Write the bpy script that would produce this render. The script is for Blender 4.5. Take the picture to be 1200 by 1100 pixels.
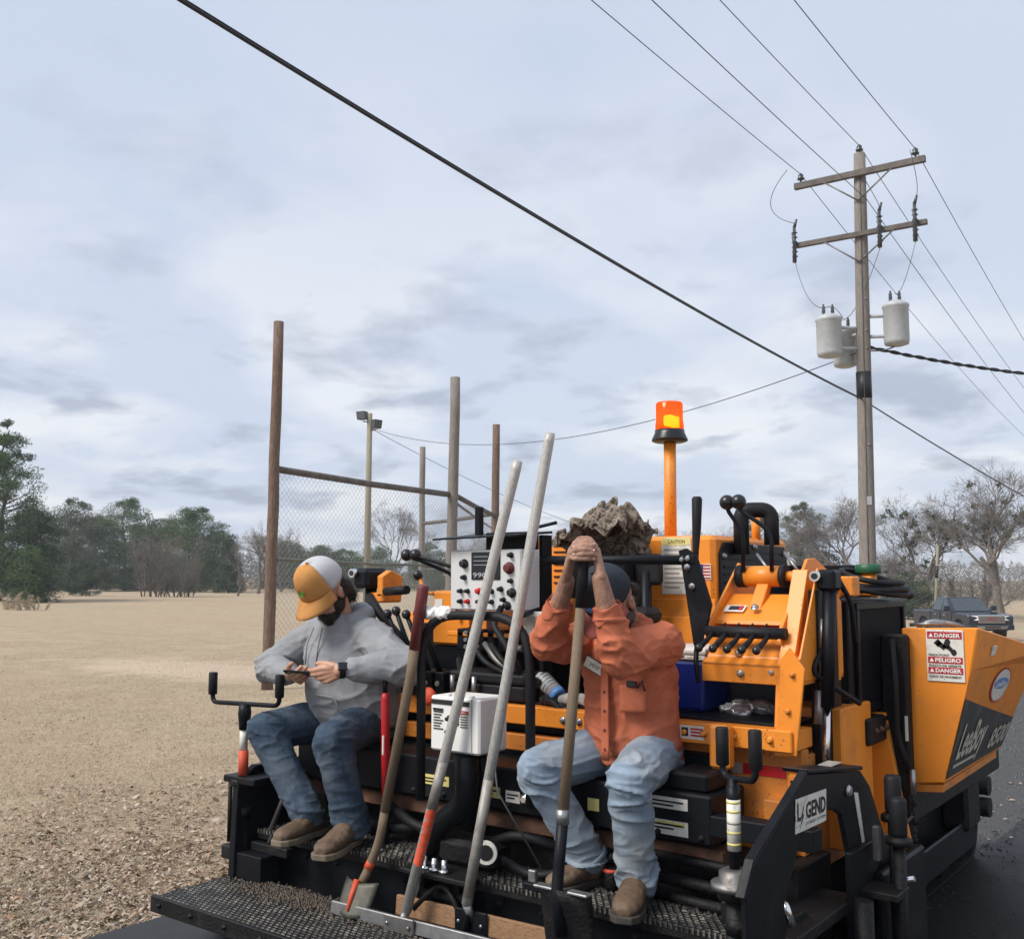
import bpy, bmesh, math, random
import numpy as np
from mathutils import Vector, Matrix, noise
for o in list(bpy.data.objects): bpy.data.objects.remove(o)
S = bpy.context.scene
COL = S.collection
R = math.radians
# ---------------------------------------------------------------- camera
cam = bpy.data.cameras.new('camera'); cam.sensor_width = 36; cam.lens = 36
cam.sensor_fit = 'HORIZONTAL'; cam.clip_start = .05; cam.clip_end = 3000
CAM = Vector((2.6, -3.05, 1.6)); YAW = R(37.3)
co = bpy.data.objects.new('camera', cam); COL.objects.link(co)
co.location = CAM; co.rotation_euler = (R(90) + math.atan(125/1200), 0, YAW)
S.camera = co
VD = Vector((-math.sin(YAW), math.cos(YAW), 0)); VR = Vector((math.cos(YAW), math.sin(YAW), 0))
def field(d, r, z=0.0):
    """a place in the field: d metres ahead of where the picture was taken, r metres to the right"""
    p = CAM + VD*d + VR*r
    return Vector((p.x, p.y, z))
# ---------------------------------------------------------------- sky and sun
SUN_EL, SUN_AZ = 46, 205     # azimuth clockwise from +Y
w = bpy.data.worlds.new('World'); S.world = w; w.use_nodes = True
nt = w.node_tree; nt.nodes.clear(); N = nt.nodes.new; L = nt.links.new
out = N('ShaderNodeOutputWorld'); mixs = N('ShaderNodeMixShader')
bg1 = N('ShaderNodeBackground'); bg2 = N('ShaderNodeBackground')
sky = N('ShaderNodeTexSky'); sky.sky_type = 'NISHITA'; sky.sun_disc = False
sky.sun_elevation = R(SUN_EL); sky.sun_rotation = R(SUN_AZ); sky.dust_density = 2.0
L(sky.outputs[0], bg1.inputs[0]); bg1.inputs[1].default_value = .09
tc = N('ShaderNodeTexCoord'); sep = N('ShaderNodeSeparateXYZ'); L(tc.outputs['Generated'], sep.inputs[0])
def mth(op, a, b=None, c=None):
    n = N('ShaderNodeMath'); n.operation = op
    for i, v in enumerate((a, b, c)):
        if v is None: continue
        if isinstance(v, (int, float)): n.inputs[i].default_value = v
        else: L(v, n.inputs[i])
    return n.outputs[0]
zz = mth('ADD', mth('MAXIMUM', sep.outputs[2], 0.0), .22)
cmb = N('ShaderNodeCombineXYZ'); L(mth('DIVIDE', sep.outputs[0], zz), cmb.inputs[0]); L(mth('DIVIDE', sep.outputs[1], zz), cmb.inputs[1])
def cloudnoise(scale, det, rough, off, dist=0.0):
    mp = N('ShaderNodeMapping'); mp.inputs['Location'].default_value = off; L(cmb.outputs[0], mp.inputs[0])
    n = N('ShaderNodeTexNoise'); n.inputs['Scale'].default_value = scale; n.inputs['Detail'].default_value = det
    n.inputs['Roughness'].default_value = rough; n.inputs['Distortion'].default_value = dist
    L(mp.outputs[0], n.inputs[0]); return n.outputs[0]
def ramp(fac, stops):
    r = N('ShaderNodeValToRGB'); e = r.color_ramp.elements
    while len(e) < len(stops): e.new(.5)
    for k, (p, c) in zip(e, stops): k.position = p; k.color = (*c, 1)
    L(fac, r.inputs[0]); return r.outputs[0]
def mixc(f, a, b):
    n = N('ShaderNodeMix'); n.data_type = 'RGBA'; L(f, n.inputs[0]); L(a, n.inputs[6]); L(b, n.inputs[7]); return n.outputs[2]
nA = cloudnoise(.55, 3, .5, (3.1, 1.7, 0))          # broad veils
nB = cloudnoise(3.1, 7, .55, (7.3, 2.2, 0), .2)     # separate grey clouds
nC = cloudnoise(1.5, 6, .52, (1.3, 9.1, 0), .15)     # bright heads
veil = ramp(nA, [(.30, (.485, .55, .685)), (.55, (.54, .595, .70)), (.75, (.605, .64, .715))])
greyc = N('ShaderNodeRGB'); greyc.outputs[0].default_value = (.335, .38, .475, 1)
whitec = N('ShaderNodeRGB'); whitec.outputs[0].default_value = (.72, .74, .78, 1)
def lowmask(lo, hi):
    n = N('ShaderNodeMapRange'); n.inputs[1].default_value = lo; n.inputs[2].default_value = hi
    n.inputs[3].default_value = 1; n.inputs[4].default_value = .15; L(sep.outputs[2], n.inputs[0]); return n.outputs[0]
low = lowmask(.12, .48)
wf = mth('MULTIPLY', ramp(nC, [(.46, (0, 0, 0)), (.60, (1, 1, 1))]), mth('MULTIPLY', low, .95))
gf = mth('MULTIPLY', ramp(nB, [(.52, (0, 0, 0)), (.65, (1, 1, 1))]), mth('MULTIPLY', low, .85))
L(mixc(gf, mixc(wf, veil, whitec.outputs[0]), greyc.outputs[0]), bg2.inputs[0]); bg2.inputs[1].default_value = 1.06
mixs.inputs[0].default_value = .9
L(bg1.outputs[0], mixs.inputs[1]); L(bg2.outputs[0], mixs.inputs[2]); L(mixs.outputs[0], out.inputs[0])
sl = bpy.data.lights.new('sun', 'SUN'); sl.energy = 3.0; sl.angle = R(24); sl.color = (1, .95, .88)
so = bpy.data.objects.new('sun', sl); COL.objects.link(so)
sd = Vector((math.sin(R(SUN_AZ))*math.cos(R(SUN_EL)), math.cos(R(SUN_AZ))*math.cos(R(SUN_EL)), math.sin(R(SUN_EL))))
so.rotation_euler = sd.to_track_quat('Z', 'Y').to_euler()
S.view_settings.view_transform = 'Standard'; S.view_settings.look = 'None'
S.view_settings.exposure = 0.30; S.view_settings.gamma = 1; S.view_settings.use_curve_mapping = False
S.render.engine = 'CYCLES'

# ---------------------------------------------------------------- materials
def mat(name, col, rough=.6, metal=0.0, var=.25, scale=8.0, bump=0.0, bscale=60.0, dirt=None, dlo=.55, dhi=.7, dscale=5.0, stretch=None, spec=.5, splat=0):
    m = bpy.data.materials.new(name); m.use_nodes = True; t = m.node_tree; n = t.nodes; l = t.links
    b = n['Principled BSDF']; b.inputs['Roughness'].default_value = rough; b.inputs['Metallic'].default_value = metal
    b.inputs['Specular IOR Level'].default_value = spec
    tcn = n.new('ShaderNodeTexCoord'); src = tcn.outputs['Object']
    if stretch:
        mp = n.new('ShaderNodeMapping'); mp.inputs['Scale'].default_value = stretch; l.new(src, mp.inputs[0]); src = mp.outputs[0]
    nz = n.new('ShaderNodeTexNoise'); nz.inputs['Scale'].default_value = scale; nz.inputs['Detail'].default_value = 6; nz.inputs['Roughness'].default_value = .6
    l.new(src, nz.inputs[0])
    rp = n.new('ShaderNodeValToRGB'); rp.color_ramp.elements[0].position = .3; rp.color_ramp.elements[1].position = .7
    rp.color_ramp.elements[0].color = (*[c*(1-var) for c in col], 1); rp.color_ramp.elements[1].color = (*[min(1, c*(1+var)) for c in col], 1)
    l.new(nz.outputs[0], rp.inputs[0]); cur = rp.outputs[0]
    if dirt:
        dz = n.new('ShaderNodeTexNoise'); dz.inputs['Scale'].default_value = dscale; dz.inputs['Detail'].default_value = 10; dz.inputs['Roughness'].default_value = .7
        l.new(src, dz.inputs[0])
        dr = n.new('ShaderNodeMapRange'); dr.inputs[1].default_value = dlo; dr.inputs[2].default_value = dhi; l.new(dz.outputs[0], dr.inputs[0])
        mx = n.new('ShaderNodeMix'); mx.data_type = 'RGBA'; l.new(dr.outputs[0], mx.inputs[0]); l.new(cur, mx.inputs[6]); mx.inputs[7].default_value = (*dirt, 1)
        cur = mx.outputs[2]
        rr = n.new('ShaderNodeMapRange'); rr.inputs[3].default_value = rough; rr.inputs[4].default_value = min(1, rough+.3); l.new(dr.outputs[0], rr.inputs[0]); l.new(rr.outputs[0], b.inputs['Roughness'])
    if splat:
        sz = n.new('ShaderNodeTexNoise'); sz.inputs['Scale'].default_value = 95; sz.inputs['Detail'].default_value = 3; l.new(src, sz.inputs[0])
        s2 = n.new('ShaderNodeTexNoise'); s2.inputs['Scale'].default_value = 3.5; s2.inputs['Detail'].default_value = 4; l.new(src, s2.inputs[0])
        ad = n.new('ShaderNodeMath'); ad.operation = 'MULTIPLY_ADD'; l.new(s2.outputs[0], ad.inputs[0]); ad.inputs[1].default_value = .45; l.new(sz.outputs[0], ad.inputs[2])
        sr = n.new('ShaderNodeMapRange'); sr.inputs[1].default_value = splat; sr.inputs[2].default_value = splat+.05; l.new(ad.outputs[0], sr.inputs[0])
        sm_ = n.new('ShaderNodeMix'); sm_.data_type = 'RGBA'; l.new(sr.outputs[0], sm_.inputs[0]); l.new(cur, sm_.inputs[6]); sm_.inputs[7].default_value = (.035, .022, .014, 1); cur = sm_.outputs[2]
    l.new(cur, b.inputs['Base Color'])
    if bump:
        bz = n.new('ShaderNodeTexNoise'); bz.inputs['Scale'].default_value = bscale; bz.inputs['Detail'].default_value = 5; l.new(src, bz.inputs[0])
        bp_ = n.new('ShaderNodeBump'); bp_.inputs['Strength'].default_value = bump; bp_.inputs['Distance'].default_value = .01
        l.new(bz.outputs[0], bp_.inputs['Height']); l.new(bp_.outputs[0], b.inputs['Normal'])
    return m
M = {}
M['orange'] = mat('orange paint', (.80, .258, .022), .42, var=.09, scale=3, dirt=(.42, .18, .06), dlo=.52, dhi=.80, dscale=5, bump=.05, bscale=30, splat=.915)
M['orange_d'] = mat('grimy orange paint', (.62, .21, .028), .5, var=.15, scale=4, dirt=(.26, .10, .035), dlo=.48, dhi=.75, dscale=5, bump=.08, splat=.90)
M['black'] = mat('black paint', (.006, .007, .010), .45, var=.3, dirt=(.022, .020, .019), dlo=.55, dhi=.8, dscale=6, bump=.06, spec=.2)
M['tar'] = mat('tarry black steel', (.006, .006, .007), .55, var=.4, dirt=(.030, .024, .020), dlo=.54, dhi=.76, dscale=9, bump=.5, bscale=80, spec=.3)
M['rubber'] = mat('black rubber', (.008, .008, .010), .6, var=.3, dirt=(.028, .025, .023), dlo=.6, dhi=.8, spec=.3)
M['rust'] = mat('rusty steel', (.11, .05, .028), .75, var=.5, scale=14, bump=.4)
M['steel'] = mat('worn steel', (.36, .36, .36), .38, .85, var=.3, scale=20, dirt=(.10, .08, .06), dlo=.5, dhi=.7)
M['chrome'] = mat('bright steel', (.8, .8, .8), .15, 1.0, var=.05)
M['alu_dirty'] = mat('grimy aluminium tube', (.30, .28, .25), .5, .2, var=.35, scale=14, dirt=(.12, .10, .08), dlo=.5, dhi=.7, dscale=12)
M['alu'] = mat('weathered aluminium tube', (.50, .49, .46), .45, .15, var=.14, scale=6, stretch=(40, 40, 5), dirt=(.24, .215, .185), dlo=.46, dhi=.68, dscale=9)
M['wood'] = mat('weathered wood handle', (.19, .135, .085), .65, var=.4, scale=9, stretch=(30, 30, 3), bump=.3, dirt=(.10, .075, .05), dlo=.50, dhi=.70, dscale=9)
M['board'] = mat('tar stained board', (.27, .15, .075), .7, var=.45, scale=10, stretch=(4, 30, 30), bump=.2)
M['maroon'] = mat('maroon tool grip', (.13, .022, .022), .5, var=.3)
M['red'] = mat('red paint', (.50, .015, .022), .4, var=.15, dirt=(.2, .02, .02))
M['redorange'] = mat('red orange marker paint', (.62, .08, .03), .6, var=.3)
M['grey_pl'] = mat('light grey enclosure', (.60, .61, .60), .45, var=.06, dirt=(.42, .40, .36), dlo=.58, dhi=.8)
M['white'] = mat('white plastic', (.76, .75, .72), .5, var=.05, dirt=(.5, .47, .42), dlo=.6, dhi=.85)
M['sticker'] = mat('white sticker', (.70, .68, .62), .45, var=.06, dirt=(.34, .30, .25), dlo=.52, dhi=.75, dscale=16, splat=.90)
M['yellow'] = mat('yellow sticker', (.72, .62, .22), .45, var=.1, dirt=(.35, .3, .2), dlo=.55, dhi=.8, dscale=20)
M['ink'] = mat('black ink', (.012, .012, .013), .5, var=.1)
M['signred'] = mat('sign red', (.42, .022, .03), .45, var=.1)
M['screen'] = mat('dark display', (.008, .010, .014), .12, var=.1)
M['digit'] = mat('grey digits', (.45, .47, .5), .5, var=.05)
M['blue'] = mat('blue plastic', (.006, .02, .19), .35, var=.1)
M['bluelight'] = mat('light blue cap', (.10, .25, .55), .4, var=.1)
M['green'] = mat('green plastic', (.01, .09, .04), .45, var=.2)
M['reflect_r'] = mat('red reflector', (.50, .012, .02), .25, var=.1)
M['reflect_w'] = mat('silver reflector', (.36, .33, .29), .35, var=.15)
M['knob'] = mat('black knob', (.012, .012, .014), .32, var=.1)
M['grille'] = mat('dark grille', (.005, .006, .011), .5, var=.3, spec=.3)
M['decal'] = mat('charcoal decal', (.045, .048, .050), .42, var=.15, dirt=(.13, .12, .11), dlo=.5, dhi=.8)
M['decaltext'] = mat('pale decal letters', (.52, .50, .42), .5, var=.1, dirt=(.25, .22, .18), dlo=.55, dhi=.8, dscale=25)
M['flagblue'] = mat('flag blue', (.02, .03, .16), .5)
def flatmat(name, col, rough=.7):
    m = bpy.data.materials.new(name); m.use_nodes = True; b = m.node_tree.nodes['Principled BSDF']
    b.inputs['Base Color'].default_value = (*col, 1); b.inputs['Roughness'].default_value = rough; return m

# ---------------------------------------------------------------- mesh helpers
def V(*a): return Vector(a)
class MB:
    def __init__(s): s.v = []; s.f = []; s.sm = []
    def add(s, vs, fs, sm=False):
        o = len(s.v); s.v += [tuple(p) for p in vs]; s.f += [tuple(i+o for i in q) for q in fs]; s.sm += [sm]*len(fs); return s
    def box(s, x0, x1, y0, y1, z0, z1):
        vs = [(x, y, z) for x in (x0, x1) for y in (y0, y1) for z in (z0, z1)]
        return s.add(vs, [(0, 1, 3, 2), (4, 6, 7, 5), (0, 4, 5, 1), (2, 3, 7, 6), (0, 2, 6, 4), (1, 5, 7, 3)])
    def obox(s, c, ax, ay, az, hx, hy, hz):
        c = V(*c); ax, ay, az = (V(*q).normalized() for q in (ax, ay, az))
        vs = [c + ax*hx*i + ay*hy*j + az*hz*k for i in (-1, 1) for j in (-1, 1) for k in (-1, 1)]
        return s.add(vs, [(0, 1, 3, 2), (4, 6, 7, 5), (0, 4, 5, 1), (2, 3, 7, 6), (0, 2, 6, 4), (1, 5, 7, 3)])
    def prism(s, pts, vec):
        n = len(pts); a = [V(*p) for p in pts]; b = [p + V(*vec) for p in a]
        return s.add(a + b, [tuple(range(n-1, -1, -1)), tuple(range(n, 2*n))] + [(i, (i+1) % n, n+(i+1) % n, n+i) for i in range(n)])
    def hexa(s, b, t):      # bottom 4, top 4
        return s.add(list(b)+list(t), [(3, 2, 1, 0), (4, 5, 6, 7), (0, 1, 5, 4), (1, 2, 6, 5), (2, 3, 7, 6), (3, 0, 4, 7)])
    def tube(s, pts, r, n=10, cap=True, sm=True):
        pts = [V(*p) for p in pts]; k = len(pts); rs = r if isinstance(r, (list, tuple)) else [r]*k
        vs = []; fr = None
        for i, p in enumerate(pts):
            t = (pts[min(i+1, k-1)] - pts[max(i-1, 0)]).normalized()
            if fr is None:
                u = t.cross(V(0, 0, 1)); u = u if u.length > .1 else t.cross(V(0, 1, 0)); u.normalize()
            else:
                u = (fr - t*fr.dot(t)); u = u.normalized() if u.length > 1e-5 else fr
            fr = u; q = t.cross(u)
            for j in range(n):
                an = 2*math.pi*j/n; vs.append(p + (u*math.cos(an) + q*math.sin(an))*rs[i])
        fs = [(i*n+j, i*n+(j+1) % n, (i+1)*n+(j+1) % n, (i+1)*n+j) for i in range(k-1) for j in range(n)]
        o = len(s.v); s.add(vs, fs, sm)
        if cap: s.add([], []); s.f += [tuple(o+j for j in range(n-1, -1, -1)), tuple(o+(k-1)*n+j for j in range(n))]; s.sm += [False]*2
        return s
    def lathe(s, c, prof, n=20, axis=(0, 0, 1)):
        az = V(*axis).normalized(); u = az.cross(V(0, 1, 0)); u = u if u.length > .1 else az.cross(V(1, 0, 0)); u.normalize(); q = az.cross(u); c = V(*c)
        vs = [c + az*h + (u*math.cos(2*math.pi*j/n) + q*math.sin(2*math.pi*j/n))*max(r, 1e-4) for r, h in prof for j in range(n)]
        k = len(prof); o = len(s.v)
        s.add(vs, [(i*n+j, i*n+(j+1) % n, (i+1)*n+(j+1) % n, (i+1)*n+j) for i in range(k-1) for j in range(n)], True)
        s.f += [tuple(o+j for j in range(n-1, -1, -1)), tuple(o+(k-1)*n+j for j in range(n))]; s.sm += [False]*2
        return s
    def ball(s, c, r, sc=(1, 1, 1), n=12, m=8):
        c = V(*c); vs = [c + V(0, 0, r*sc[2])]
        for i in range(1, m):
            a = math.pi*i/m
            vs += [c + V(r*sc[0]*math.sin(a)*math.cos(2*math.pi*j/n), r*sc[1]*math.sin(a)*math.sin(2*math.pi*j/n), r*sc[2]*math.cos(a)) for j in range(n)]
        vs.append(c - V(0, 0, r*sc[2])); e = len(vs)-1
        fs = [(0, 1+j, 1+(j+1) % n) for j in range(n)] + [(e, 1+(m-2)*n+(j+1) % n, 1+(m-2)*n+j) for j in range(n)]
        fs += [(1+i*n+j, 1+(i+1)*n+j, 1+(i+1)*n+(j+1) % n, 1+i*n+(j+1) % n) for i in range(m-2) for j in range(n)]
        return s.add(vs, fs, True)
    def mesh(s, name):
        me = bpy.data.meshes.new(name); me.from_pydata(s.v, [], s.f); me.polygons.foreach_set('use_smooth', s.sm)
        bm = bmesh.new(); bm.from_mesh(me); bmesh.ops.recalc_face_normals(bm, faces=bm.faces); bm.to_mesh(me); bm.free()
        return me
    def build(s, name, m, parent=None, bevel=0.0, seg=1, stuff=False):
        return link(name, s.mesh(name), m, parent, bevel, seg, stuff)
def link(name, me, m, parent=None, bevel=0.0, seg=1, stuff=False):
    o = bpy.data.objects.new(name, me); COL.objects.link(o)
    if m is not None:
        me.materials.clear(); me.materials.append(M[m] if isinstance(m, str) else m)
    if parent is not None:
        o.parent = parent
        if parent.parent is None: o.location = -parent.location
    if bevel:
        b = o.modifiers.new('bevel', 'BEVEL'); b.width = bevel; b.segments = seg; b.limit_method = 'ANGLE'; b.angle_limit = R(40)
    if stuff: o['kind'] = 'stuff'
    return o
def tag(o, label, cat, group=None):
    o['label'] = label; o['category'] = cat
    if group: o['group'] = group
    return o
def thing(name, label, cat, loc=(0, 0, 0), group=None):
    o = bpy.data.objects.new(name, None); o.empty_display_size = .1; COL.objects.link(o); o.location = loc
    return tag(o, label, cat, group)
def struct(o): o['kind'] = 'structure'; return o
def npmesh(name, verts, faces):       # faces: (n,k) array
    me = bpy.data.meshes.new(name); nv = len(verts); nf, k = faces.shape
    me.vertices.add(nv); me.vertices.foreach_set('co', np.asarray(verts, np.float32).ravel())
    me.loops.add(nf*k); me.loops.foreach_set('vertex_index', faces.astype(np.int32).ravel())
    me.polygons.add(nf); me.polygons.foreach_set('loop_start', np.arange(0, nf*k, k, dtype=np.int32)); me.polygons.foreach_set('loop_total', np.full(nf, k, np.int32))
    me.update(calc_edges=True); return me
def text(name, s, origin, ux, uz, size, m, parent, w=None, thick=.0012, shear=0.0, bold=.0):
    """flat lettering laid on a face: ux reads along the line, uz is up the letters, sized by cap height"""
    cu = bpy.data.curves.new(name, 'FONT'); cu.body = s; cu.size = 1; cu.shear = shear; cu.offset = bold; cu.resolution_u = 2; cu.align_x = 'LEFT'
    t = bpy.data.objects.new('t', cu); COL.objects.link(t); dg = bpy.context.evaluated_depsgraph_get()
    me = bpy.data.meshes.new_from_object(t.evaluated_get(dg)); bpy.data.objects.remove(t)
    xs = [v.co.x for v in me.vertices]; ys = [v.co.y for v in me.vertices]; x0, x1 = min(xs), max(xs); H = .73
    ux = V(*ux).normalized(); uz = V(*uz).normalized(); un = ux.cross(uz); k = size/H; kx = (w/(x1-x0)) if w else k
    for v in me.vertices:
        v.co = V(*origin) + ux*(v.co.x-x0)*kx + uz*v.co.y*k + un*thick
    me.update(); return link(name, me, m, parent)
# ================================================================ ground, road
def sstep(a, b, x):
    t = np.clip((x-a)/(b-a), 0, 1); return t*t*(3-2*t)
def ground_z(x, y):
    x = np.asarray(x, float); y = np.asarray(y, float)
    dx, dy = x-CAM.x, y-CAM.y; d = dx*VD.x+dy*VD.y; r = dx*VR.x+dy*VR.y
    dip = -1.25*sstep(22, 46, d)*sstep(2, 16, r)
    road = 1-sstep(.4, 1.2, -1.72-x)*(1-sstep(4.6, 5.4, x)) - sstep(4.6, 5.4, x)*0
    bumps = .02*np.sin(x*1.3+y*.7)+.015*np.sin(x*.6-y*1.9)+.05*np.sin(x*.11)*np.cos(y*.09)
    near = np.where((x > -1.75) & (x < 5.0), 0.0, 1.0)
    return dip + bumps*near - .012 - .03*(1-near)
def gz(p): return float(ground_z(p[0], p[1]))
ax = np.concatenate([-np.geomspace(12, 700, 34)[::-1], np.arange(-11.5, 12, .5), np.geomspace(12, 700, 34)])
xs, ys = ax-1.75, ax+4
X, Y = np.meshgrid(xs, ys, indexing='ij'); Z = ground_z(X, Y)
n1, n2 = X.shape; idx = np.arange(n1*n2).reshape(n1, n2)
fc = np.stack([idx[:-1, :-1], idx[1:, :-1], idx[1:, 1:], idx[:-1, 1:]], -1).reshape(-1, 4)
def field_mat():
    m = bpy.data.materials.new('dry grass field'); m.use_nodes = True; t = m.node_tree; n = t.nodes; l = t.links; b = n['Principled BSDF']; b.inputs['Roughness'].default_value = .95; b.inputs['Specular IOR Level'].default_value = .1
    tc = n.new('ShaderNodeTexCoord')
    def nz(sc, det=6, ro=.6, st=None):
        k = n.new('ShaderNodeTexNoise'); k.inputs['Scale'].default_value = sc; k.inputs['Detail'].default_value = det; k.inputs['Roughness'].default_value = ro
        if st:
            mp = n.new('ShaderNodeMapping'); mp.inputs['Rotation'].default_value = (0, 0, -YAW); mp.inputs['Scale'].default_value = st
            l.new(tc.outputs['Object'], mp.inputs[0]); l.new(mp.outputs[0], k.inputs[0])
        else: l.new(tc.outputs['Object'], k.inputs[0])
        return k.outputs[0]
    def rp(f, st):
        r = n.new('ShaderNodeValToRGB'); e = r.color_ramp.elements
        while len(e) < len(st): e.new(.5)
        for k, (p, c) in zip(e, st): k.position = p; k.color = (*c, 1)
        l.new(f, r.inputs[0]); return r.outputs[0]
    def mx(f, a, c):
        k = n.new('ShaderNodeMix'); k.data_type = 'RGBA'
        for i, v in ((0, f), (6, a), (7, c)):
            if isinstance(v, float): k.inputs[i].default_value = v
            elif isinstance(v, tuple): k.inputs[i].default_value = (*v, 1)
            else: l.new(v, k.inputs[i])
        return k.outputs[2]
    big = rp(nz(.09, 5, .6, (.35, 1, 1)), [(.35, (.44, .325, .225)), (.5, (.48, .385, .265)), (.62, (.41, .35, .235))])
    fine = rp(nz(14, 8, .75), [(.32, (.16, .115, .08)), (.52, (.38, .30, .20)), (.72, (.53, .44, .31))])
    mid = rp(nz(1.6, 6, .65), [(.40, (0, 0, 0)), (.62, (1, 1, 1))])
    c = mx(.5, big, fine); k = n.new('ShaderNodeMath'); k.operation = 'MULTIPLY'; l.new(mid, k.inputs[0]); k.inputs[1].default_value = .35
    c = mx(k.outputs[0], c, (.27, .20, .13))
    clay = rp(nz(.16, 4, .5, (.3, 1, 1)), [(.60, (0, 0, 0)), (.72, (1, 1, 1))]); k2 = n.new('ShaderNodeMath'); k2.operation = 'MULTIPLY'; l.new(clay, k2.inputs[0]); k2.inputs[1].default_value = .5
    c = mx(k2.outputs[0], c, (.47, .30, .19))
    ge = n.new('ShaderNodeNewGeometry'); pc = field(18.5, -5.6)      # worn sand in front of the backstop
    sb_ = n.new('ShaderNodeVectorMath'); sb_.operation = 'SUBTRACT'; l.new(ge.outputs['Position'], sb_.inputs[0]); sb_.inputs[1].default_value = pc
    mp2 = n.new('ShaderNodeMapping'); mp2.inputs['Rotation'].default_value = (0, 0, -YAW); mp2.inputs['Scale'].default_value = (.24, .62, .3); l.new(sb_.outputs[0], mp2.inputs[0])
    ln2 = n.new('ShaderNodeVectorMath'); ln2.operation = 'LENGTH'; l.new(mp2.outputs[0], ln2.inputs[0])
    a2 = n.new('ShaderNodeMath'); a2.operation = 'MULTIPLY_ADD'; l.new(nz(1.1, 6, .65), a2.inputs[0]); a2.inputs[1].default_value = 1.4; l.new(ln2.outputs['Value'], a2.inputs[2])
    m2 = n.new('ShaderNodeMapRange'); m2.inputs[1].default_value = 1.25; m2.inputs[2].default_value = 1.75; m2.inputs[3].default_value = .8; m2.inputs[4].default_value = 0; l.new(a2.outputs[0], m2.inputs[0])
    c = mx(m2.outputs[0], c, (.55, .44, .33))
    l.new(c, b.inputs['Base Color'])
    bu = n.new('ShaderNodeBump'); bu.inputs['Strength'].default_value = .8; bu.inputs['Distance'].default_value = .03; l.new(nz(22, 6, .7), bu.inputs['Height']); l.new(bu.outputs[0], b.inputs['Normal'])
    return m
M['field'] = field_mat()
fo = struct(link('field', npmesh('field', np.stack([X, Y, Z], -1).reshape(-1, 3), fc), 'field'))
for p in fo.data.polygons: p.use_smooth = True
def asphalt(name, lo, hi, rough, bump, bs):
    m = mat(name, ((lo+hi)/2,)*3, rough, var=(hi-lo)/(hi+lo), scale=90, bump=bump, bscale=bs, dirt=tuple(hi*k for k in (1.5, 1.42, 1.3)), dlo=.52, dhi=.75, dscale=2.2); return m
M['road_old'] = asphalt('old milled asphalt', .030, .075, .82, 1.0, 45)
M['road_new'] = asphalt('fresh asphalt', .007, .016, .62, .6, 120)
def slab(name, x0, x1, y0, y1, z, t, m, ny=160, jag=.012, seed=1, raise_=None):
    rnd = random.Random(seed); b = MB(); ys = [y0+(y1-y0)*(i/ny)**2.2 for i in range(ny+1)]; vs = []; fs = []
    for i, yy in enumerate(ys):
        j0, j1 = rnd.uniform(-jag, jag), rnd.uniform(-jag, jag)
        dz = gz((x1+.6, yy)) if raise_ else 0
        for q, (xx, zz) in enumerate(((x0+j0-.03, z-t), (x0+j0, z), ((x0+x1)/2, z+.004), (x1+j1, z), (x1+j1+.03, z-t))): vs.append((xx, yy, zz))
    for i in range(ny): fs += [(5*i+q, 5*i+q+1, 5*i+q+6, 5*i+q+5) for q in range(4)]
    b.add(vs, fs, True); return struct(b.build(name, m))
slab('old_road', -1.72, 4.9, -9, 300, -.004, .07, 'road_old', seed=2, jag=.04)
slab('fresh_asphalt_mat', -1.70, 1.035, -9, .28, .026, .05, 'road_new', ny=60, seed=3)
slab('fresh_asphalt_lane', 1.075, 4.75, -9, 300, .032, .05, 'road_new', seed=4)

# -------- leaf litter and dry grass: nobody could count it
def tintmat(name, stops, rough=.85):
    m = bpy.data.materials.new(name); m.use_nodes = True; n = m.node_tree.nodes; l = m.node_tree.links; b = n['Principled BSDF']
    a = n.new('ShaderNodeAttribute'); a.attribute_name = 'tint'; r = n.new('ShaderNodeValToRGB'); e = r.color_ramp.elements
    while len(e) < len(stops): e.new(.5)
    for k, (p, c) in zip(e, stops): k.position = p; k.color = (*c, 1)
    l.new(a.outputs['Fac'], r.inputs[0]); l.new(r.outputs[0], b.inputs['Base Color']); b.inputs['Roughness'].default_value = rough; b.inputs['Specular IOR Level'].default_value = .2
    return m
def quads(name, c, u, v, m, tint, parent=None, bend=None, stuff=True):
    """many small lozenges: centre c, half axes u (long) and v (wide)"""
    n = len(c); P_ = np.stack([c-u, c+v*.9-u*.1, c+u, c-v*.9-u*.1], 1)
    if bend is not None: P_[:, 1] += bend; P_[:, 3] += bend*.6
    me = npmesh(name, P_.reshape(-1, 3), np.arange(4*n).reshape(n, 4))
    at = me.attributes.new('tint', 'FLOAT', 'FACE'); at.data.foreach_set('value', np.asarray(tint, np.float32))
    return link(name, me, m, parent, stuff=stuff)
M['leaf_dry'] = tintmat('dry leaves', [(0, (.15, .10, .07)), (.3, (.29, .215, .155)), (.6, (.40, .32, .245)), (.85, (.49, .42, .34)), (1, (.36, .22, .14))])
M['straw'] = tintmat('dry grass blades', [(0, (.24, .18, .125)), (.4, (.42, .335, .24)), (.75, (.51, .425, .32)), (1, (.37, .33, .22))])
rg = np.random.default_rng(5)
def rvec(n):
    a = rg.normal(size=(n, 3)); return a/np.linalg.norm(a, axis=1, keepdims=True)
def scatter(n, d0, d1, pw, rfun):
    d = d0+(d1-d0)*rg.random(n)**pw; r = rfun(d, rg.random(n)); dv, rv = np.array(VD), np.array(VR)
    p = np.array(CAM)[None]+d[:, None]*dv+r[:, None]*rv; return p, d
p, d = scatter(80000, 4.3, 13, 1.5, lambda d, q: -d*.62 + q*d*.60)
k = p[:, 0] < -1.66-.25*rg.random(len(p))
dens = np.array([.5+.5*noise.noise((a*.6, b*.6, 0))+.25*noise.noise((a*2, b*2, 3)) for a, b in p[:, :2]])
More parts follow.
